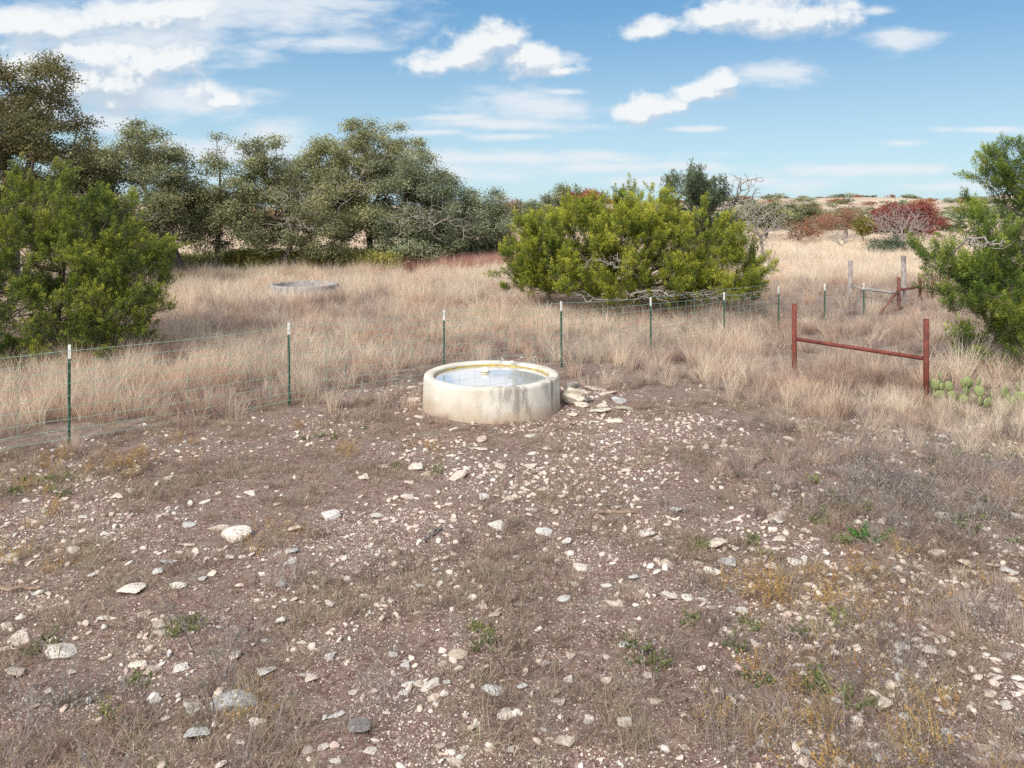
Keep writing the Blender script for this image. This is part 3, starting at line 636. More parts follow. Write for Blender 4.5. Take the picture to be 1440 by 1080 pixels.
# ------------------------------------------------------------------ fences
def tpost_meshes(h):
    parts = [box(-.018, .018, -.004, .004, -.3, h-.19), box(-.004, .004, .0042, .032, -.3, h-.19)]
    for k in range(int((h-.3)/.055)): parts.append(box(-.008, .008, -.011, -.0042, .08+k*.055, .10+k*.055))
    cap = [box(-.018, .018, -.004, .004, h-.19, h), box(-.004, .004, .0042, .032, h-.19, h)]
    return join(parts), join(cap)
FP = [(-260, 8.9, 1.33), (97, 10.36, 1.33), (407, 12.28, 1.335), (624, 13.9, 1.32), (790, 15.1, 1.32), (916, 16.7, 1.26), (1019, 18.3, 1.20), (1095, 20.2, 1.15), (1160, 21.6, 1.06), (1215, 22.7, 1.01)]
fence = empty('wire_fence', (0, 12, 0), 'wire mesh stock fence on green steel posts with white tips behind the near tank', 'fence')
def wires(pts, heights, spacing, r, seed, sag=.02, keepv=1.):
    rr = random.Random(seed); A, B = [], []
    for (x0, y0, z0), (x1, y1, z1) in zip(pts[:-1], pts[1:]):
        L = math.hypot(x1-x0, y1-y0); n = max(2, int(round(L/spacing)))
        prev = None
        for k in range(n+1):
            q = k/n; qx = x0+(x1-x0)*q; qy = y0+(y1-y0)*q; zz = z0+(z1-z0)*q; dip = sag*4*q*(1-q)
            col = [(qx+rr.uniform(-.008, .008), qy+rr.uniform(-.015, .015), zz+h-dip+rr.uniform(-.004, .004)) for h in heights]
            if prev:
                for a, b in zip(prev, col): A.append(a); B.append(b)
            if rr.random() < keepv and k:
                for a, b in zip(col[:-1], col[1:]):
                    if a is col[0]: pass
                    A.append(a); B.append(b)
            prev = col
    return tubes(A, B, r, r, 4)
pts = []
for (u, d, h) in FP:
    x = (u-CX)/F*d; z = float(gz(x, d)); pts.append((x, d-.03, z))
    (V, f), (Vc, fc) = tpost_meshes(h-z*.5)
    Vc = Vc.copy()
    p = obj('post', mesh_np('post', V, f, M_post), fence, (x, d-12, z)); p.rotation_euler = (rs.uniform(-.012, .012), rs.uniform(-.012, .012), .5)
    obj('painted_tip', mesh_np('painted_tip', Vc, fc, M_white), p)
V, f = wires([(x, y-12, z) for x, y, z in pts[:8]], [.1, .22, .36, .52, .68, .84, 1.0, 1.13], .30, .0033, 3)
obj('wire_mesh', mesh_np('wire_mesh', V, f, M_wire), fence)
V, f = wires([(x, y-12, z) for x, y, z in pts[7:]]+[(12.1, 12.0, float(gz(12.1, 24)))], [.1, .25, .42, .6, .8, .95], .35, .0024, 4)
obj('far_wire_mesh', mesh_np('far_wire_mesh', V, f, M_wire), fence)
V, f = wires([(x, y-12-.01, z) for x, y, z in pts[:8]], [1.28], .5, .0034, 5, .03, 0)
obj('top_wire', mesh_np('top_wire', V, f, M_wire), fence)
V, f = wires([(x, y-12-.012, z) for x, y, z in pts[5:8]], [.60, .45, .28], .35, .003, 6, .03, .0)
obj('rusted_wire', mesh_np('rusted_wire', V, f, M_rwire), fence)

def pipe(name, a, b, r, m, parent, k=16, cap=True):
    V, f = tubes([a], [b], r, r, k); n = len(V)
    V = np.concatenate([V, [a], [b]]); i = np.arange(k); j = (i+1) % k
    tri = [(j[q], i[q], n, n) for q in range(k)]+[(i[q]+k, j[q]+k, n+1, n+1) for q in range(k)]
    me = bpy.data.meshes.new(name); me.from_pydata([tuple(v) for v in V], [], [tuple(int(z) for z in q) for q in f]+[tuple(int(z) for z in q[:3]) for q in tri]); me.materials.append(m)
    for p in me.polygons[:k]: p.use_smooth = True
    return obj(name, me, parent)
lx, ld = (1117-CX)/F*14.3, 14.3; rx_, rd = (1302.5-CX)/F*12.93, 12.93
hf = empty('pipe_frame', (lx, ld, float(gz(lx, ld))), 'red rusted H shaped pipe brace standing alone in front of the fence', 'pipe brace')
zz = float(gz(lx, ld)); zr = float(gz(rx_, rd))-zz
pipe('post', (0, 0, -.3), (0, 0, 1.39-zz), .045, M_rust, hf); pipe('post', (rx_-lx, rd-ld, -.3), (rx_-lx, rd-ld, 1.30-zz), .045, M_rust, hf)
pipe('rail', (.04, -.03, .735-zz), (rx_-lx-.04, rd-ld+.03, .63-zz), .036, M_rust, hf)
# rusted corner brace
def at(u, d): return (u-CX)/F*d
cx_, cd = at(1264, 24.2), 24.2; cz = float(gz(cx_, cd))
cb = empty('corner_brace', (cx_, cd, cz), 'dark rusted pipe corner brace with a slanting strut beside a wooden post', 'pipe brace')
x2, d2 = at(1294, 26.6)-cx_, 26.6-cd
pipe('post', (0, 0, -.2), (0, 0, H-(390-HY)*24.2/F-cz), .055, M_rustd, cb); pipe('post', (x2, d2, -.2), (x2, d2, H-(391-HY)*26.6/F-cz), .055, M_rustd, cb)
pipe('rail', (.05, .1, H-(408-HY)*24.2/F-cz), (x2-.05, d2-.1, H-(403-HY)*26.6/F-cz), .04, M_rustd, cb)
pipe('strut', (-.03, -.03, .62), (at(1238, 23.2)-cx_, -.9, -.05), .042, M_rustd, cb)
rf = empty('rusted_fence', (at(1294, 26.6), 26.6, 0), 'rusty wire fence with thin rusty stakes running right behind the right hand juniper', 'fence')
rp = []
for k, (u, d) in enumerate([(1296, 26.8), (1311, 27.6), (1322, 28.3), (1334, 29.2), (1352, 30), (1375, 31), (1400, 32)]):
    x = at(u, d)-at(1294, 26.6); z = float(gz(at(u, d), d)); rp.append((x, d-26.6, z))
    if k: pipe('post', (x, d-26.6, z-.1), (x, d-26.6, z+1.02), .022, M_rustd, rf, 8)
V, f = wires(rp, [.1, .3, .5, .7, .9], .3, .006, 8); obj('wire_mesh', mesh_np('wire_mesh', V, f, M_rwire), rf)
# weathered wooden posts and log
def wood(name, a, b, r, m, seed, parent=None, k=9, S=9, taper=.1, crook=.015):
    r_ = np.random.default_rng(seed); a = np.array(a, float); b = np.array(b, float); q = np.linspace(0, 1, S)[:, None]
    P = a+(b-a)*q+r_.normal(0, crook, (S, 3))*np.linalg.norm(b-a)*.5; d = norm(b-a); ref = np.array([0, 0, 1.]) if abs(d[2]) < .9 else np.array([1., 0, 0])
    u = norm(np.cross(d, ref)); v = np.cross(d, u); an = np.arange(k)*2*np.pi/k
    rad = r*(1-taper*q)*(1+r_.normal(0, .08, (S, k)))
    V = P[:, None]+(u[None]*np.cos(an)[:, None]+v[None]*np.sin(an)[:, None])[None]*rad[..., None]
    V = np.concatenate([V.reshape(-1, 3), P[:1], P[-1:]])
    faces = [(s*k+i, s*k+(i+1) % k, (s+1)*k+(i+1) % k, (s+1)*k+i) for s in range(S-1) for i in range(k)]
    n = S*k; faces += [((i+1) % k, i, n) for i in range(k)]+[((S-1)*k+i, (S-1)*k+(i+1) % k, n+1) for i in range(k)]
    me = bpy.data.meshes.new(name); me.from_pydata([tuple(map(float, w_)) for w_ in V], [], faces); me.materials.append(m)
    return me
def wpost(u, v0, d, r, label, seed):
    x = at(u, d); z = float(gz(x, d)); h = H-(v0-HY)*d/F-z
    o = obj('wooden_post', wood('wooden_post', (0, 0, -.3), (.03, 0, h), r, M_wood, seed), None, (x, d, z)); tag(o, label, 'post')
wpost(1270, 359, 24.9, .085, 'tall grey weathered wooden post beside the rusted corner brace', 1)
wpost(1195, 367, 29, .085, 'shorter grey weathered wooden post standing left of the taller one in the grass', 2)
x0, d0_ = at(1198, 28.6), 28.6; x1, d1_ = at(1262, 25.2), 25.2
o = obj('log', wood('log', (0, 0, .32), (x1-x0, d1_-d0_, .42), .05, M_wood, 3), None, (x0, d0_, 0)); tag(o, 'thin grey log leaning level between the two wooden posts', 'log')
def stick(u, v, Lpx, ang, r, m, seed, label):
    x, y = G(u, v); L = Lpx*y/F; dx, dy = math.cos(ang)*L/2, math.sin(ang)*L/2
    o = obj('stick', wood('stick', (-dx, -dy, r*.6), (dx, dy, r*.9), r, m, seed, k=7, crook=.03, taper=.4), None, (x, y, float(gz(x, y)))); tag(o, label, 'stick')
stick(605, 752, 44, 1.25, .022, M_stickd, 4, 'dark grey split stick lying at a slant on the bare ground left of centre')
stick(614, 748, 30, 1.15, .014, M_stickd, 14, 'short thin dark stick touching the dark split stick on the bare ground')
stick(864, 719, 62, .02, .022, M_stick, 5, 'thin brown stick lying level on the bare ground right of centre')
stick(20, 834, 76, .02, .020, M_stick, 6, 'tan brown stick poking in at the left edge of the picture')
stick(893, 652, 34, -.9, .014, M_stick, 7, 'small reddish stick among stones below the tank rubble')
stick(1090, 446, 44, -.5, .045, M_dead, 9, 'pale dead branch lying in the lane behind the fence')

# ------------------------------------------------------------------ trees
def grow(root, pts_, alpha=.45, step=.55, jit=.13, seed=0, trunk=None, up=.12):
    r = np.random.default_rng(seed); nodes = [np.array(root, float)]; par = [-1]; plen = [0.]
    for t_ in (trunk or []):
        q = np.array(t_, float); prev = len(nodes)-1; L = np.linalg.norm(q-nodes[-1]); m = max(1, int(L/step))
        a = nodes[-1].copy()
        for s in range(1, m+1):
            nodes.append(a+(q-a)*s/m+(r.normal(0, jit*.35, 3)*step if s < m else 0)); par.append(len(nodes)-2); plen.append(plen[-1]+L/m)
    base = nodes[-1]; order = np.argsort(np.linalg.norm(pts_-base, axis=1)); leafnode = []
    buf = np.zeros((len(nodes)+len(pts_)*14+10, 3)); pl = np.zeros(len(buf)); n = len(nodes); buf[:n] = nodes; pl[:n] = plen; first = max(0, min(n-1, max(1, n-2)))
    for i in order:
        p = pts_[i]; c_ = np.linalg.norm(buf[first:n]-p, axis=1)+alpha*pl[first:n]*.5+np.maximum(buf[first:n, 2]-p[2], 0)*.5
        j = first+int(np.argmin(c_)); a = buf[j].copy(); L = np.linalg.norm(p-a); m = int(min(12, max(1, round(L/step)))); cur = j
        for s in range(1, m+1):
            q = s/m; x = a+(p-a)*q
            if s < m: x = x+r.normal(0, jit, 3)*L/m+np.array([0, 0, up*L*math.sin(math.pi*q)])
            if n >= len(buf): break
            buf[n] = x; pl[n] = pl[cur]+L/m; par.append(cur); cur = n; n += 1
        leafnode.append(cur)
    return buf[:n], np.array(par), np.array(leafnode)
def skeleton_mesh(name, nodes, par, tip, m, k=5, pw=2.3, rmax=.4):
    n = len(nodes); acc = np.zeros(n); hasc = np.zeros(n, bool); hasc[par[par >= 0]] = True
    acc[~hasc] = tip**pw
    for i in range(n-1, 0, -1): acc[par[i]] += acc[i]
    rad = np.minimum(acc**(1/pw), rmax); i = np.arange(1, n); p = par[1:]
    ra = np.minimum(rad[p], rad[i]*1.35); V, f = tubes(nodes[p], nodes[i]+norm(nodes[i]-nodes[p])*(rad[i]*.25)[:, None], ra, rad[i], k)
    return mesh_np(name, V, f, m, smooth=True)
def lobes_w(lobes):
    return [np.array([(u-CX)/F*d, d, H-(v-HY)*d/F, ru*d/F, rd, rv*d/F]) for u, v, d, ru, rv, rd in lobes]
def sample(lw, n, seed, shell=.35, hole=.40, hs=.9, rb=0., plume=False):
    r = np.random.default_rng(seed); vol = np.array([l[3]*l[5]*max(l[4], .3) for l in lw])**.8; P = []; O = []
    for l, k in zip(lw, np.maximum(4, n*vol/vol.sum()).astype(int)):
        d = norm(r.normal(0, 1, (k*2, 3))); q = r.uniform(0, 1, (k*2, 1))**shell*(.82+.3*noise3(d*2+seed, 1.4, seed)[:, None])
        p = l[:3]+d*q*l[3:6]; keep = noise3(p, hs, seed+3) > hole; p = p[keep][:k]; d = d[keep][:k]
        P.append(p); O.append(d)
    P, O = np.concatenate(P), np.concatenate(O)
    if rb:                                           # gather the clumps into boughs with gaps between them
        k = max(6, len(P)//(13 if plume else 8)); c_ = r.permutation(len(P))[:k]; own = r.integers(0, k, len(P)); own[:k] = np.arange(k)
        d = norm(r.normal(0, 1, (len(P), 3))+[0, 0, .35]+O[c_][own]*.5); q = r.uniform(.45, 1., (len(P), 1)); br = rb*r.uniform(.6, 1.35, (k, 1))[own]
        if plume:                                    # pointed sprays reaching out and up
            ax = norm(O[c_][own]*.8+[0, 0, .55]+r.normal(0, .25, (k, 3))[own]); q = r.uniform(0, 1, (len(P), 1)); d2 = norm(r.normal(0, 1, (len(P), 3)))
            P = P[c_][own]+ax*(q-.45)*br*2.+d2*br*.52*(1.05-.9*q); O = norm(ax+d2*.45*(1-q))
        else:
            P = P[c_][own]+d*q*br*[1.1, 1.1, .85]; O = norm(d+O[c_][own]*.5)
    return P, O
def oak_leaves(P, O, n, rad, size, seed, tb=.45):
    r = np.random.default_rng(seed); N = len(P)*n; c_ = np.repeat(P, n, 0)+r.normal(0, 1, (N, 3))*[rad, rad, rad*.6]
    d = norm(r.normal(0, 1, (N, 3))+[0, 0, -.1]); nrm = norm(r.normal(0, 1, (N, 3))*.8+[0, 0, .9]+np.repeat(O, n, 0)*.5)
    e = norm(np.cross(nrm, d)); d = norm(np.cross(e, nrm)); L = (size*r.uniform(.6, 1.35, N))[:, None]
    V = np.stack([c_-d*L*.5, c_+e*L*.27, c_+d*L*.5, c_-e*L*.27], 1).reshape(-1, 3); Fc = np.arange(N*4).reshape(-1, 4)
    ct = np.repeat(r.normal(tb, .10, len(P))+(noise3(P, 1.3, seed)-.5)*.75, n); return V, Fc, np.clip(ct+r.normal(0, .13, N), 0, 1)
def jun_leaves(P, O, n, ln, wd, seed, tb=.5, spread=.55, drop=.25):
    r = np.random.default_rng(seed); D = norm(O*.75+[0, 0, .55]+r.normal(0, .35, O.shape)); N = len(P)*n
    q = r.uniform(0, 1, N); c_ = np.repeat(P, n, 0)+np.repeat(D, n, 0)*(q*drop*1.5)[:, None]+r.normal(0, 1, (N, 3))*(drop*.30*(1.05-.8*q))[:, None]
    d = norm(np.repeat(D, n, 0)+r.normal(0, spread, (N, 3))); e = norm(np.cross(d, r.normal(0, 1, (N, 3)))); L = (ln*r.uniform(.6, 1.3, N))[:, None]; W = wd*r.uniform(.7, 1.3, N)[:, None]
    V = np.stack([c_, c_+d*L*.45+e*W*.5, c_+d*L, c_+d*L*.45-e*W*.5], 1).reshape(-1, 3); Fc = np.arange(N*4).reshape(-1, 4)
    ct = np.repeat(r.normal(tb, .10, len(P))+(noise3(P, 2.2, seed)-.5)*.7, n); return V, Fc, np.clip(ct+(q-.5)*.5+r.normal(0, .1, N), 0, 1)
def tree(name, label, cat, root_px, lobes, clumps, leaf, m_leaf, m_bark, seed, group=None, trunk=None, tip=.0115, kind='oak', hole=.37, shell=.42, step=.6, jit=.14, twigs=None, rmax=.4, hs=.9, alpha=.45, up=.1, rb=None):
    """root_px = (column, distance); lobes = (u, v, d, half width px, half height px, half depth m)"""
    u, d = root_px; rx0 = at(u, d); base = np.array([rx0, d, float(gz(rx0, d))-.1]); lw = lobes_w(lobes)
    clumps = int(clumps*(1.6 if kind == 'oak' and leaf else 1.05 if leaf else 1))
    if kind == 'oak' and leaf:
        for l in lw: l[3:6] *= 1.04
    P, O = sample(lw, clumps, seed, shell, hole, hs, rb if rb is not None else (.44 if leaf and clumps > 250 else 0.), kind == 'juniper')
    P[:, 2] = np.maximum(P[:, 2], gz(P[:, 0], P[:, 1])+.06)
    t_ = empty(name, tuple(base+[0, 0, .1]), label, cat, group); o0 = base+[0, 0, .1]
    tr = [np.array([at(a, b), b, H-(v-HY)*b/F]) for a, v, b in (trunk or [])]
    nodes, par, lf = grow(base, P, alpha, step, jit, seed, tr, up)
    obj('trunk', skeleton_mesh('trunk', nodes-o0, par, tip, m_bark, rmax=rmax), t_)
    if leaf:
        V, f, t = (jun_leaves if kind == 'juniper' else oak_leaves)(P, O, *leaf[:3], seed+1, *leaf[3:])
        obj('crown', mesh_np('crown', V-o0, f, m_leaf, {'t': ('FACE', t)}), t_)
    if twigs:                                        # bare grey dead branches showing at the crown's edge
        tl, tn = twigs; Q, _ = sample(lobes_w(tl), int(tn*1.8), seed+9, .6, .3, 1.2)
        # each dead limb springs from the nearest living branch
        n2, p2, _ = grow(nodes[int(np.argmin(np.linalg.norm(nodes-Q.mean(0)-[0, .8, 0], axis=1)))], Q, .25, .3, .3, seed+10, None, .0)
        obj('dead_branches', skeleton_mesh('dead_branches', n2-o0, p2, .007, M_dead, 4, 2.6, .045), t_)
    return t_
OL = (70, .23, .10)
GO = 'live oaks beyond the pasture'
tree('live_oak', 'tall bronze tinged live oak filling the left edge of the picture', 'tree', (20, 27.5), [(20,150,27.5,80,70,2.2),(70,125,27.5,38,38,1.4),(-60,180,27.5,100,100,2.4),(55,200,27,60,45,2),(20,250,27,90,60,2.2),(-20,300,27,80,50,2)],
     860, (80, .21, .088, .42), M_oakb, M_bark, 11, GO, trunk=[(22,330,27.5),(15,260,27.5)], rmax=.24)
tree('live_oak', 'spreading dark live oak with leaning trunks just right of the tall bronze one', 'tree', (262, 37), [(125,255,36,38,34,2),(150,320,36,60,30,2),(215,240,36,40,40,2),(190,190,36,26,22,1.4),(245,290,36,30,44,1.6),(185,215,36,48,40,2),(140,235,36,55,40,2),(215,270,36,50,45,2),(165,290,36,85,50,2.4),(110,290,35,50,60,2),(235,315,36,34,40,1.6),(180,340,36,70,30,2)],
     1150, OL+(.5,), M_oak, M_bark, 12, GO, trunk=[(248,362,37),(235,330,36.6),(200,310,36.4)], rmax=.2, twigs=([(240,325,35,45,20,.6),(130,275,34,30,16,.5),(180,300,34,60,22,.6)], 120))
tree('live_oak', 'slender thin topped oak with sparse crown between two fuller oaks', 'tree', (300, 37.5), [(325,290,37.5,40,40,1.6),(275,280,38,30,44,1.6),(280,325,38,36,30,1.6),(290,335,37.5,34,22,1.6),(310,215,37.5,22,20,.8),(306,250,37.5,22,28,.9),(318,300,37.5,36,26,1.3),(300,330,37.5,40,28,1.4),(285,305,37.5,22,28,1.2)],
     560, (58, .2, .095, .5), M_oak, M_bark, 13, GO, trunk=[(306,350,37.5),(308,290,37.5),(309,240,37.5)], rmax=.17, hole=.46, twigs=([(306,212,37,24,16,.5),(285,330,36.5,46,22,.7)], 70))
tree('live_oak', 'pale branched live oak above the half hidden grey tank', 'tree', (393, 37.5), [(375,225,37.5,40,28,1.6),(370,270,37.5,48,34,1.9),(420,285,37.5,48,46,2),(350,310,37.5,34,26,1.6),(400,335,37.5,54,22,1.9),(450,330,37.5,40,36,1.6)],
     470, (68, .22, .10, .52), M_oak, M_bark, 14, GO, trunk=[(398,365,37.5),(412,340,37.5),(405,300,37.6)], rmax=.23, twigs=([(400,270,35.6,60,22,.6),(420,310,35.4,60,24,.6),(396,352,36,26,18,.4)], 110))
tree('live_oak', 'largest olive green live oak with the highest crown in the middle grove', 'tree', (536, 43), [(520,210,42,62,36,2.6),(440,235,42,34,32,2.2),(420,265,42,40,34,2),(480,240,42,48,46,2.6),(560,245,42,52,46,2.6),(505,280,42,75,50,3),(455,275,42,36,40,2.2),(520,318,41.5,75,26,2.6),(470,322,41,40,20,2)],
     1050, (76, .25, .108, .6), M_oak, M_bark, 15, GO, trunk=[(520,345,43),(518,300,42.6)], rmax=.32, twigs=([(490,260,39.4,90,30,.6),(515,360,39,60,16,.5),(545,235,39.6,40,22,.5),(455,300,39,30,24,.5)], 170))
tree('live_oak', 'grey green live oak with bleached dead limbs on the right of the grove', 'tree', (550, 41), [(600,265,40,46,46,2.4),(565,290,40,40,50,2.2),(625,315,40,56,42,2.4),(590,345,40,62,24,2.2),(570,240,40,40,30,2)],
     620, (74, .24, .105, .5), M_oakg, M_bark, 16, GO, trunk=[(562,352,41),(585,320,40.5)], rmax=.25, twigs=([(560,310,37.5,40,34,.5),(632,312,37.4,56,36,.6),(605,300,37.5,60,30,.5)], 170))
tree('live_oak', 'rounded dark live oak at the right end of the grove beside the red grass', 'tree', (640, 44), [(660,300,44,46,38,2.6),(690,320,44,28,44,2.2),(640,330,44,50,36,2.6),(675,345,44,42,22,2.4)],
     560, (72, .24, .108, .42), M_oakg, M_bark, 17, GO, trunk=[(642,350,44)], rmax=.25)
tree('young_oak', 'small low oak with double grey trunk in front of the grove', 'tree', (584, 38.6), [(592,350,38.6,36,17,1.2),(570,358,38.6,22,14,1)], 150, (26, .2, .12, .5), M_oakg, M_bark, 18, trunk=[(586,372,38.6)], rmax=.16)
# junipers
tree('juniper', 'wide yellow green juniper filling the left edge behind the fence', 'juniper', (70, 16.8), [(50,320,16.6,100,72,1.7),(155,340,16.4,72,58,1.5),(195,405,16.2,56,60,1.4),(110,430,15.6,120,66,1.6),(20,430,15.8,90,70,1.6),(-60,380,16.5,80,100,1.6),(40,490,15,90,34,1.3),(175,470,15.4,55,34,1.1),(110,300,16.6,30,22,.9)],
     4300, (112, .038, .0115, .39, .48, .17), M_jund2, M_barkj, 21, trunk=[(80,430,16.8),(90,370,16.8)], tip=.004, kind='juniper', hole=.36, shell=.42, step=.4, hs=1.9, rmax=.11, rb=.36, up=.02)
CJ = [(790,360,23.5,72,58,2.4),(770,330,23.5,40,34,1.6),(740,375,23,28,46,1.4),(850,325,23.5,60,44,2.4),(905,305,23.8,52,36,2.2),(900,350,22.8,80,60,2.2),(980,350,23,58,46,2.2),(1025,375,23,46,52,2),(1000,395,22.4,66,36,1.8),(870,400,22,60,28,1.5),(790,400,22.4,58,24,1.5),(935,395,21.9,66,34,1.4),(800,300,23.5,22,18,1)]
tree('juniper', 'big rounded bright yellow green juniper bush in the middle behind the fence', 'juniper', (890, 23.6), CJ, 5200, (120, .046, .015, .53, .5, .19), M_jun, M_barkj, 22, trunk=[(890,395,23.6)], tip=.004, kind='juniper', hole=.37, shell=.30, step=.45, hs=2.1, rmax=.12, rb=.40, up=.03,
     twigs=([(880,415,20.9,110,12,.3),(860,370,21.2,50,16,.3),(990,415,21,70,10,.3)], 240))
tree('juniper', 'dark blue green upright juniper rising behind the bright rounded one', 'juniper', (985, 27), [(975,275,27,28,26,1.2),(960,265,27,20,18,.8),(1000,300,27,32,34,1.4),(985,320,27,50,36,1.6)],
     1300, (34, .08, .026, .62, .6, .22), M_jund, M_barkj, 23, trunk=[(985,340,27),(985,290,27)], tip=.005, kind='juniper', hole=.36, step=.4, hs=1.6, rmax=.1, rb=.34)
tree('juniper', 'open fresh green juniper at the right edge behind the red pipe brace', 'juniper', (1440, 15.2), [(1430,240,15.2,40,32,1),(1470,270,15.2,60,60,1.2),(1420,290,15.2,40,22,.9),(1390,330,15,50,26,1),(1350,362,14.8,44,24,.9),(1400,380,14.8,60,36,1.1),(1370,410,14.6,56,30,1),(1430,420,14.8,60,50,1.1),(1400,455,14.6,44,26,.8),(1480,400,15,70,90,1.2),(1430,490,14.6,40,26,.8),(1325,375,14.8,26,18,.6)],
     2900, (104, .036, .011, .46, .48, .16), M_junr, M_barkj, 24, trunk=[(1445,450,15.2),(1440,350,15.2)], tip=.004, kind='juniper', hole=.38, shell=.42, step=.4, hs=1.9, rmax=.1, rb=.36, up=.04,
     twigs=([(1390,342,13.6,46,12,.3)], 30))
tree('juniper', 'tiny juniper sprig growing alone right of the left juniper', 'juniper', (247, 30.2), [(247,406,30.2,13,13,.35)], 40, (24, .13, .03, .4, .5, .26), M_jun, M_barkj, 25, kind='juniper', hole=.2, tip=.006)
tree('juniper', 'small juniper seedling in the grass under the right juniper', 'juniper', (1360, 17.8), [(1350,478,17.3,11,17,.3),(1372,488,17.3,16,9,.3)], 60, (24, .1, .024, .45, .5, .2), M_junr, M_barkj, 26, kind='juniper', hole=.2, tip=.004)
# dead and bare trees
tree('dead_tree', 'leafless grey tree with crooked limbs rising against the sky behind the dark juniper', 'dead tree', (1015, 29), [(1000,258,29,26,24,.8),(1038,262,29,28,26,.8),(1062,258,29,20,18,.6)], 120, None, None, M_dead, 31, trunk=[(1018,320,29),(1020,290,29)], tip=.011, step=.4, jit=.32, rmax=.12, hole=.2)
tree('dead_tree', 'bleached tangled leafless tree on the right of the big juniper', 'dead tree', (1075, 42), [(1065,310,42,44,24,1.8),(1050,330,41,40,20,1.6),(1095,315,42,30,22,1.6),(1040,290,42,26,18,1.2),(1070,290,42,34,20,1.4)], 760, None, None, M_dead, 32, trunk=[(1070,335,42)], tip=.008, step=.5, jit=.3, rmax=.2, hole=.25)
tree('dead_tree', 'low fallen looking leafless branches left of the open lane', 'dead tree', (1062, 32), [(1068,352,31.5,34,20,1.2),(1085,372,31.5,16,20,.8)], 90, None, None, M_dead, 33, tip=.007, step=.35, jit=.3, rmax=.05, hole=.2)
tree('bare_tree', 'large bare pale twigged tree in front of the red leaved bush', 'bare tree', (1268, 66), [(1265,310,66,38,26,2.6),(1290,318,66,26,22,2),(1240,315,66,24,20,2)], 1000, None, None, M_dead, 34, trunk=[(1268,330,66)], tip=.009, step=.6, jit=.2, rmax=.25, hole=.15)
tree('bare_tree', 'small bare tree standing alone in the pale grass left of the blue green shrub', 'bare tree', (1184, 60), [(1184,332,60,20,14,1.2)], 160, None, None, M_dead, 35, tip=.012, trunk=[(1184,345,60)], step=.5, jit=.2, rmax=.1, hole=.15)
tree('bare_tree', 'brownish bare tree with fine twigs behind the small bare tree', 'bare tree', (1190, 84), [(1190,306,84,32,16,3),(1170,312,84,22,12,2)], 420, (5, .3, .12, .5), M_rust_leaf, M_brown, 36, tip=.02, trunk=[(1190,322,84)], step=.7, jit=.2, rmax=.2, hole=.15)
tree('bare_tree', 'reddish brown bare shrubby tree right of the dead bleached tree', 'bare tree', (1125, 74), [(1125,325,74,26,13,2),(1150,318,76,20,12,2)], 320, (6, .25, .12, .4), M_rust_leaf, M_brown, 37, tip=.015, trunk=[(1125,336,74)], step=.6, rmax=.12, hole=.15)
tree('sumac_bush', 'large red leaved bush with a yellow left flank on the right horizon', 'bush', (1262, 72), [(1238,312,71,20,15,2),(1265,298,72,36,11,2.2),(1300,308,71,24,20,2.2),(1280,316,73,38,16,2.2)], 420, (26, .28, .17, .35), M_sumac, M_brown, 41, trunk=[(1262,335,72)], tip=.012, rmax=.15, hole=.38)
tree('sumac_bush', 'yellow olive foliage at the left flank of the red bush', 'bush', (1213, 70), [(1214,318,70,10,13,1)], 80, (26, .22, .15, .5), M_ylw, M_brown, 42, tip=.012, rmax=.1)
tree('rust_tree', 'orange brown small tree top showing above the red bush', 'tree', (1292, 80), [(1294,290,80,16,8,1.6),(1282,297,80,12,7,1.3)], 120, (20, .28, .16, .5), M_rust_leaf, M_brown, 43, trunk=[(1290,312,80)], tip=.02, rmax=.15)
tree('shrub', 'low blue green evergreen shrub in the pale grass before the red bush', 'shrub', (1242, 54), [(1242,350,54,27,10,1.5),(1250,345,54,16,8,1.1)], 220, (30, .18, .11, .5), M_jund, M_bark, 44, tip=.008, rmax=.06, hole=.25)
tree('live_oak', 'dark round live oak on the skyline right of the dead tree', 'tree', (1128, 92), [(1128,297,92,22,14,2.4),(1118,303,92,16,12,2),(1142,304,92,14,10,1.6)], 240, (26, .3, .2, .35), M_oak, M_bark, 45, trunk=[(1128,318,92)], tip=.02)
tree('live_oak', 'olive live oak mass behind the bleached dead tree', 'tree', (1078, 75), [(1078,300,75,30,16,2.6),(1098,308,75,22,16,2.2),(1060,308,75,20,14,2)], 300, (26, .28, .18, .45), M_oak, M_bark, 46, trunk=[(1078,325,75)], tip=.02)
tree('live_oak', 'small distant dark oak over the left shoulder of the middle juniper', 'tree', (790, 70), [(790,276,70,20,10,1.8),(782,290,70,24,12,2)], 200, (24, .27, .17, .4), M_oakg, M_bark, 47, trunk=[(790,310,70)], tip=.02)
tree('rust_tree', 'rust orange tree top just above the middle juniper', 'tree', (822, 66), [(822,280,66,24,9,1.8),(832,292,66,22,10,1.8)], 200, (24, .26, .16, .5), M_rust_leaf, M_brown, 48, trunk=[(822,312,66)], tip=.02)
tree('live_oak', 'small olive oak between the grove and the middle juniper', 'tree', (738, 56), [(740,300,56,18,16,1.5),(752,292,56,12,10,1.2),(730,312,56,16,12,1.3)], 190, (24, .22, .15, .45), M_oakg, M_bark, 49, trunk=[(738,322,56)], tip=.014)
tree('bare_tree', 'faint bare twiggy tree in the gap right of the oak grove', 'bare tree', (716, 84), [(716,290,84,22,14,2)], 150, (3, .3, .13, .5), M_rust_leaf, M_brown, 50, trunk=[(716,310,84)], tip=.016)
tree('bare_tree', 'pinkish bare scrub tree low in the gap beside the middle juniper', 'bare tree', (705, 62), [(708,330,62,18,14,1.5)], 150, (4, .25, .12, .6), M_rust_leaf, M_brown, 51, tip=.012, rmax=.1)
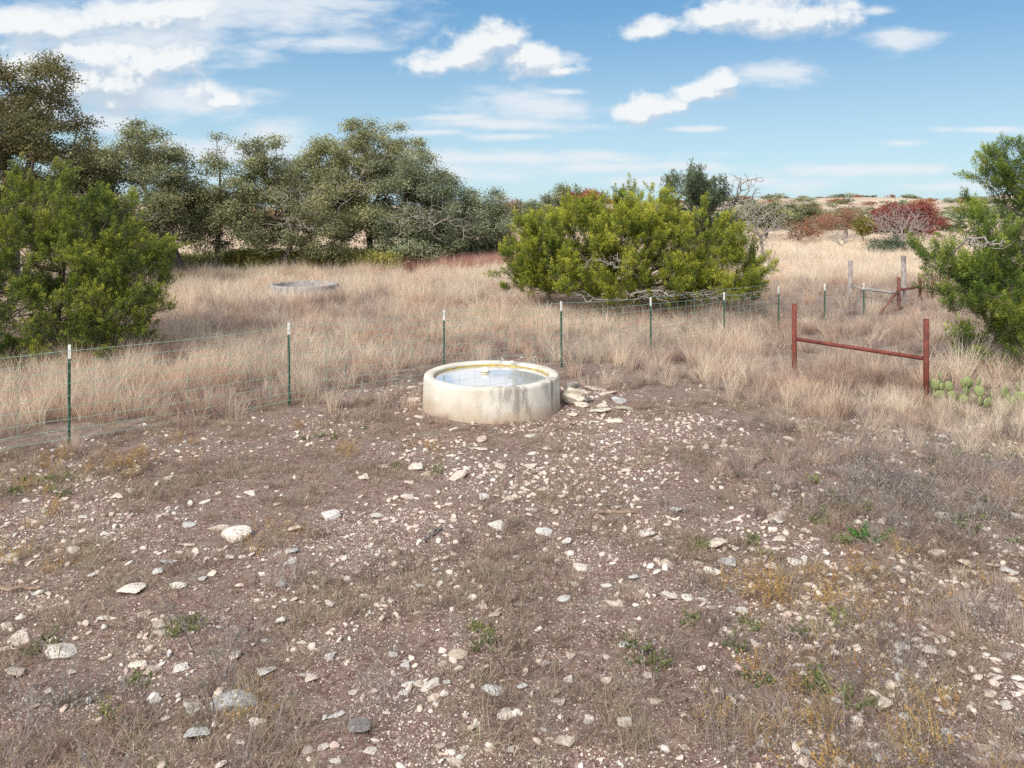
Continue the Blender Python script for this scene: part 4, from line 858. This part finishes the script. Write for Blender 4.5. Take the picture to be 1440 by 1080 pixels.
# prickly pear clumps by the right red post
def cactus(u, v, n, seed, label):
    r = np.random.default_rng(seed); x, y = G(u, v); V0, F0 = ICO[2]; parts = []; tips = [np.array([0, 0, .0])]
    for k in range(n):
        b = tips[r.integers(0, len(tips))] if k > 3 else np.array([r.normal(0, .12), r.normal(0, .1), 0]); s = r.uniform(.065, .10); yaw = r.uniform(-1.2, 1.2); lean = r.normal(0, .4)
        Rz = np.array([[math.cos(yaw), -math.sin(yaw), 0], [math.sin(yaw), math.cos(yaw), 0], [0, 0, 1]]); Rx = np.array([[math.cos(lean), 0, math.sin(lean)], [0, 1, 0], [-math.sin(lean), 0, math.cos(lean)]])
        v_ = V0*[s*.8, .018, s]+[0, 0, s*.92]; v_ = v_@Rx.T@Rz.T+b; parts.append((v_, F0)); tips.append(b+Rz@Rx@np.array([0, 0, s*1.75]))
    V, f = join(parts); o = obj('prickly_pear', mesh_np('prickly_pear', V, f, M_cactus, smooth=True), None, (x, y, float(gz(x, y)))); tag(o, label, 'cactus')
cactus(1317, 556, 9, 1, 'small green prickly pear just right of the red pipe post foot')
cactus(1345, 560, 12, 2, 'larger green prickly pear clump second to the right of the red post')
cactus(1386, 568, 10, 3, 'pale green prickly pear clump in grass between the others')
cactus(1430, 570, 11, 4, 'green prickly pear at the right edge of the picture')
# a bright green herb on the right
x, y = G(1222, 758); o = obj('green_herb', stems(16, .06, .2, .09, 300, M_green, 18, .035, 'green_herb', .9, .005, .05), None, (x, y, float(gz(x, y))))
o.data.materials[0] = simple('herb_green', (.07, .19, .03), .6); tag(o, 'bright green leafy herb on bare soil at the right', 'plant')

# ------------------------------------------------------------------ far scrub over the hills
def farbush(seed, m, k=16, n=26):
    r = np.random.default_rng(seed); P = r.normal(0, 1, (k, 3))*[.36, .36, .16]+[0, 0, .42]; V, f, t = oak_leaves(P, norm(P-[0, 0, .3]), n, .17, .17, seed, .5); return mesh_np('far_bush', V, f, m, {'t': ('FACE', t)})
fb = [farbush(500+s, m_) for s, m_ in enumerate([M_oakg, M_oak, M_oakg, M_jund, M_rust_leaf, M_oakg])]
def mk_far():
    n = 4200; r = np.random.default_rng(77); y = 110*(3200/110)**r.uniform(0, 1, n); x = r.uniform(-.8, .8, n)*y
    keep = fbm(x*.011, y*.006, 12, 3)+r.uniform(-.1, .1, n)-.03*(y < 250)+.05*(x > .25*y) > .5; x, y = x[keep], y[keep]; m = len(x)
    s = r.uniform(2.2, 6.5, m)*np.clip(y/500, .8, 1.7)
    scatter('far_scrub', fb, np.stack([x, y, gz(x, y)-.2], 1), rot_z(m, .05), np.stack([s*1.4, s*1.4, s*.85], 1), r.uniform(0, 1, m), r.integers(0, 6, m), 'far off dark scrub woodland dotting the hills at the horizon', 'woodland')
mk_far()
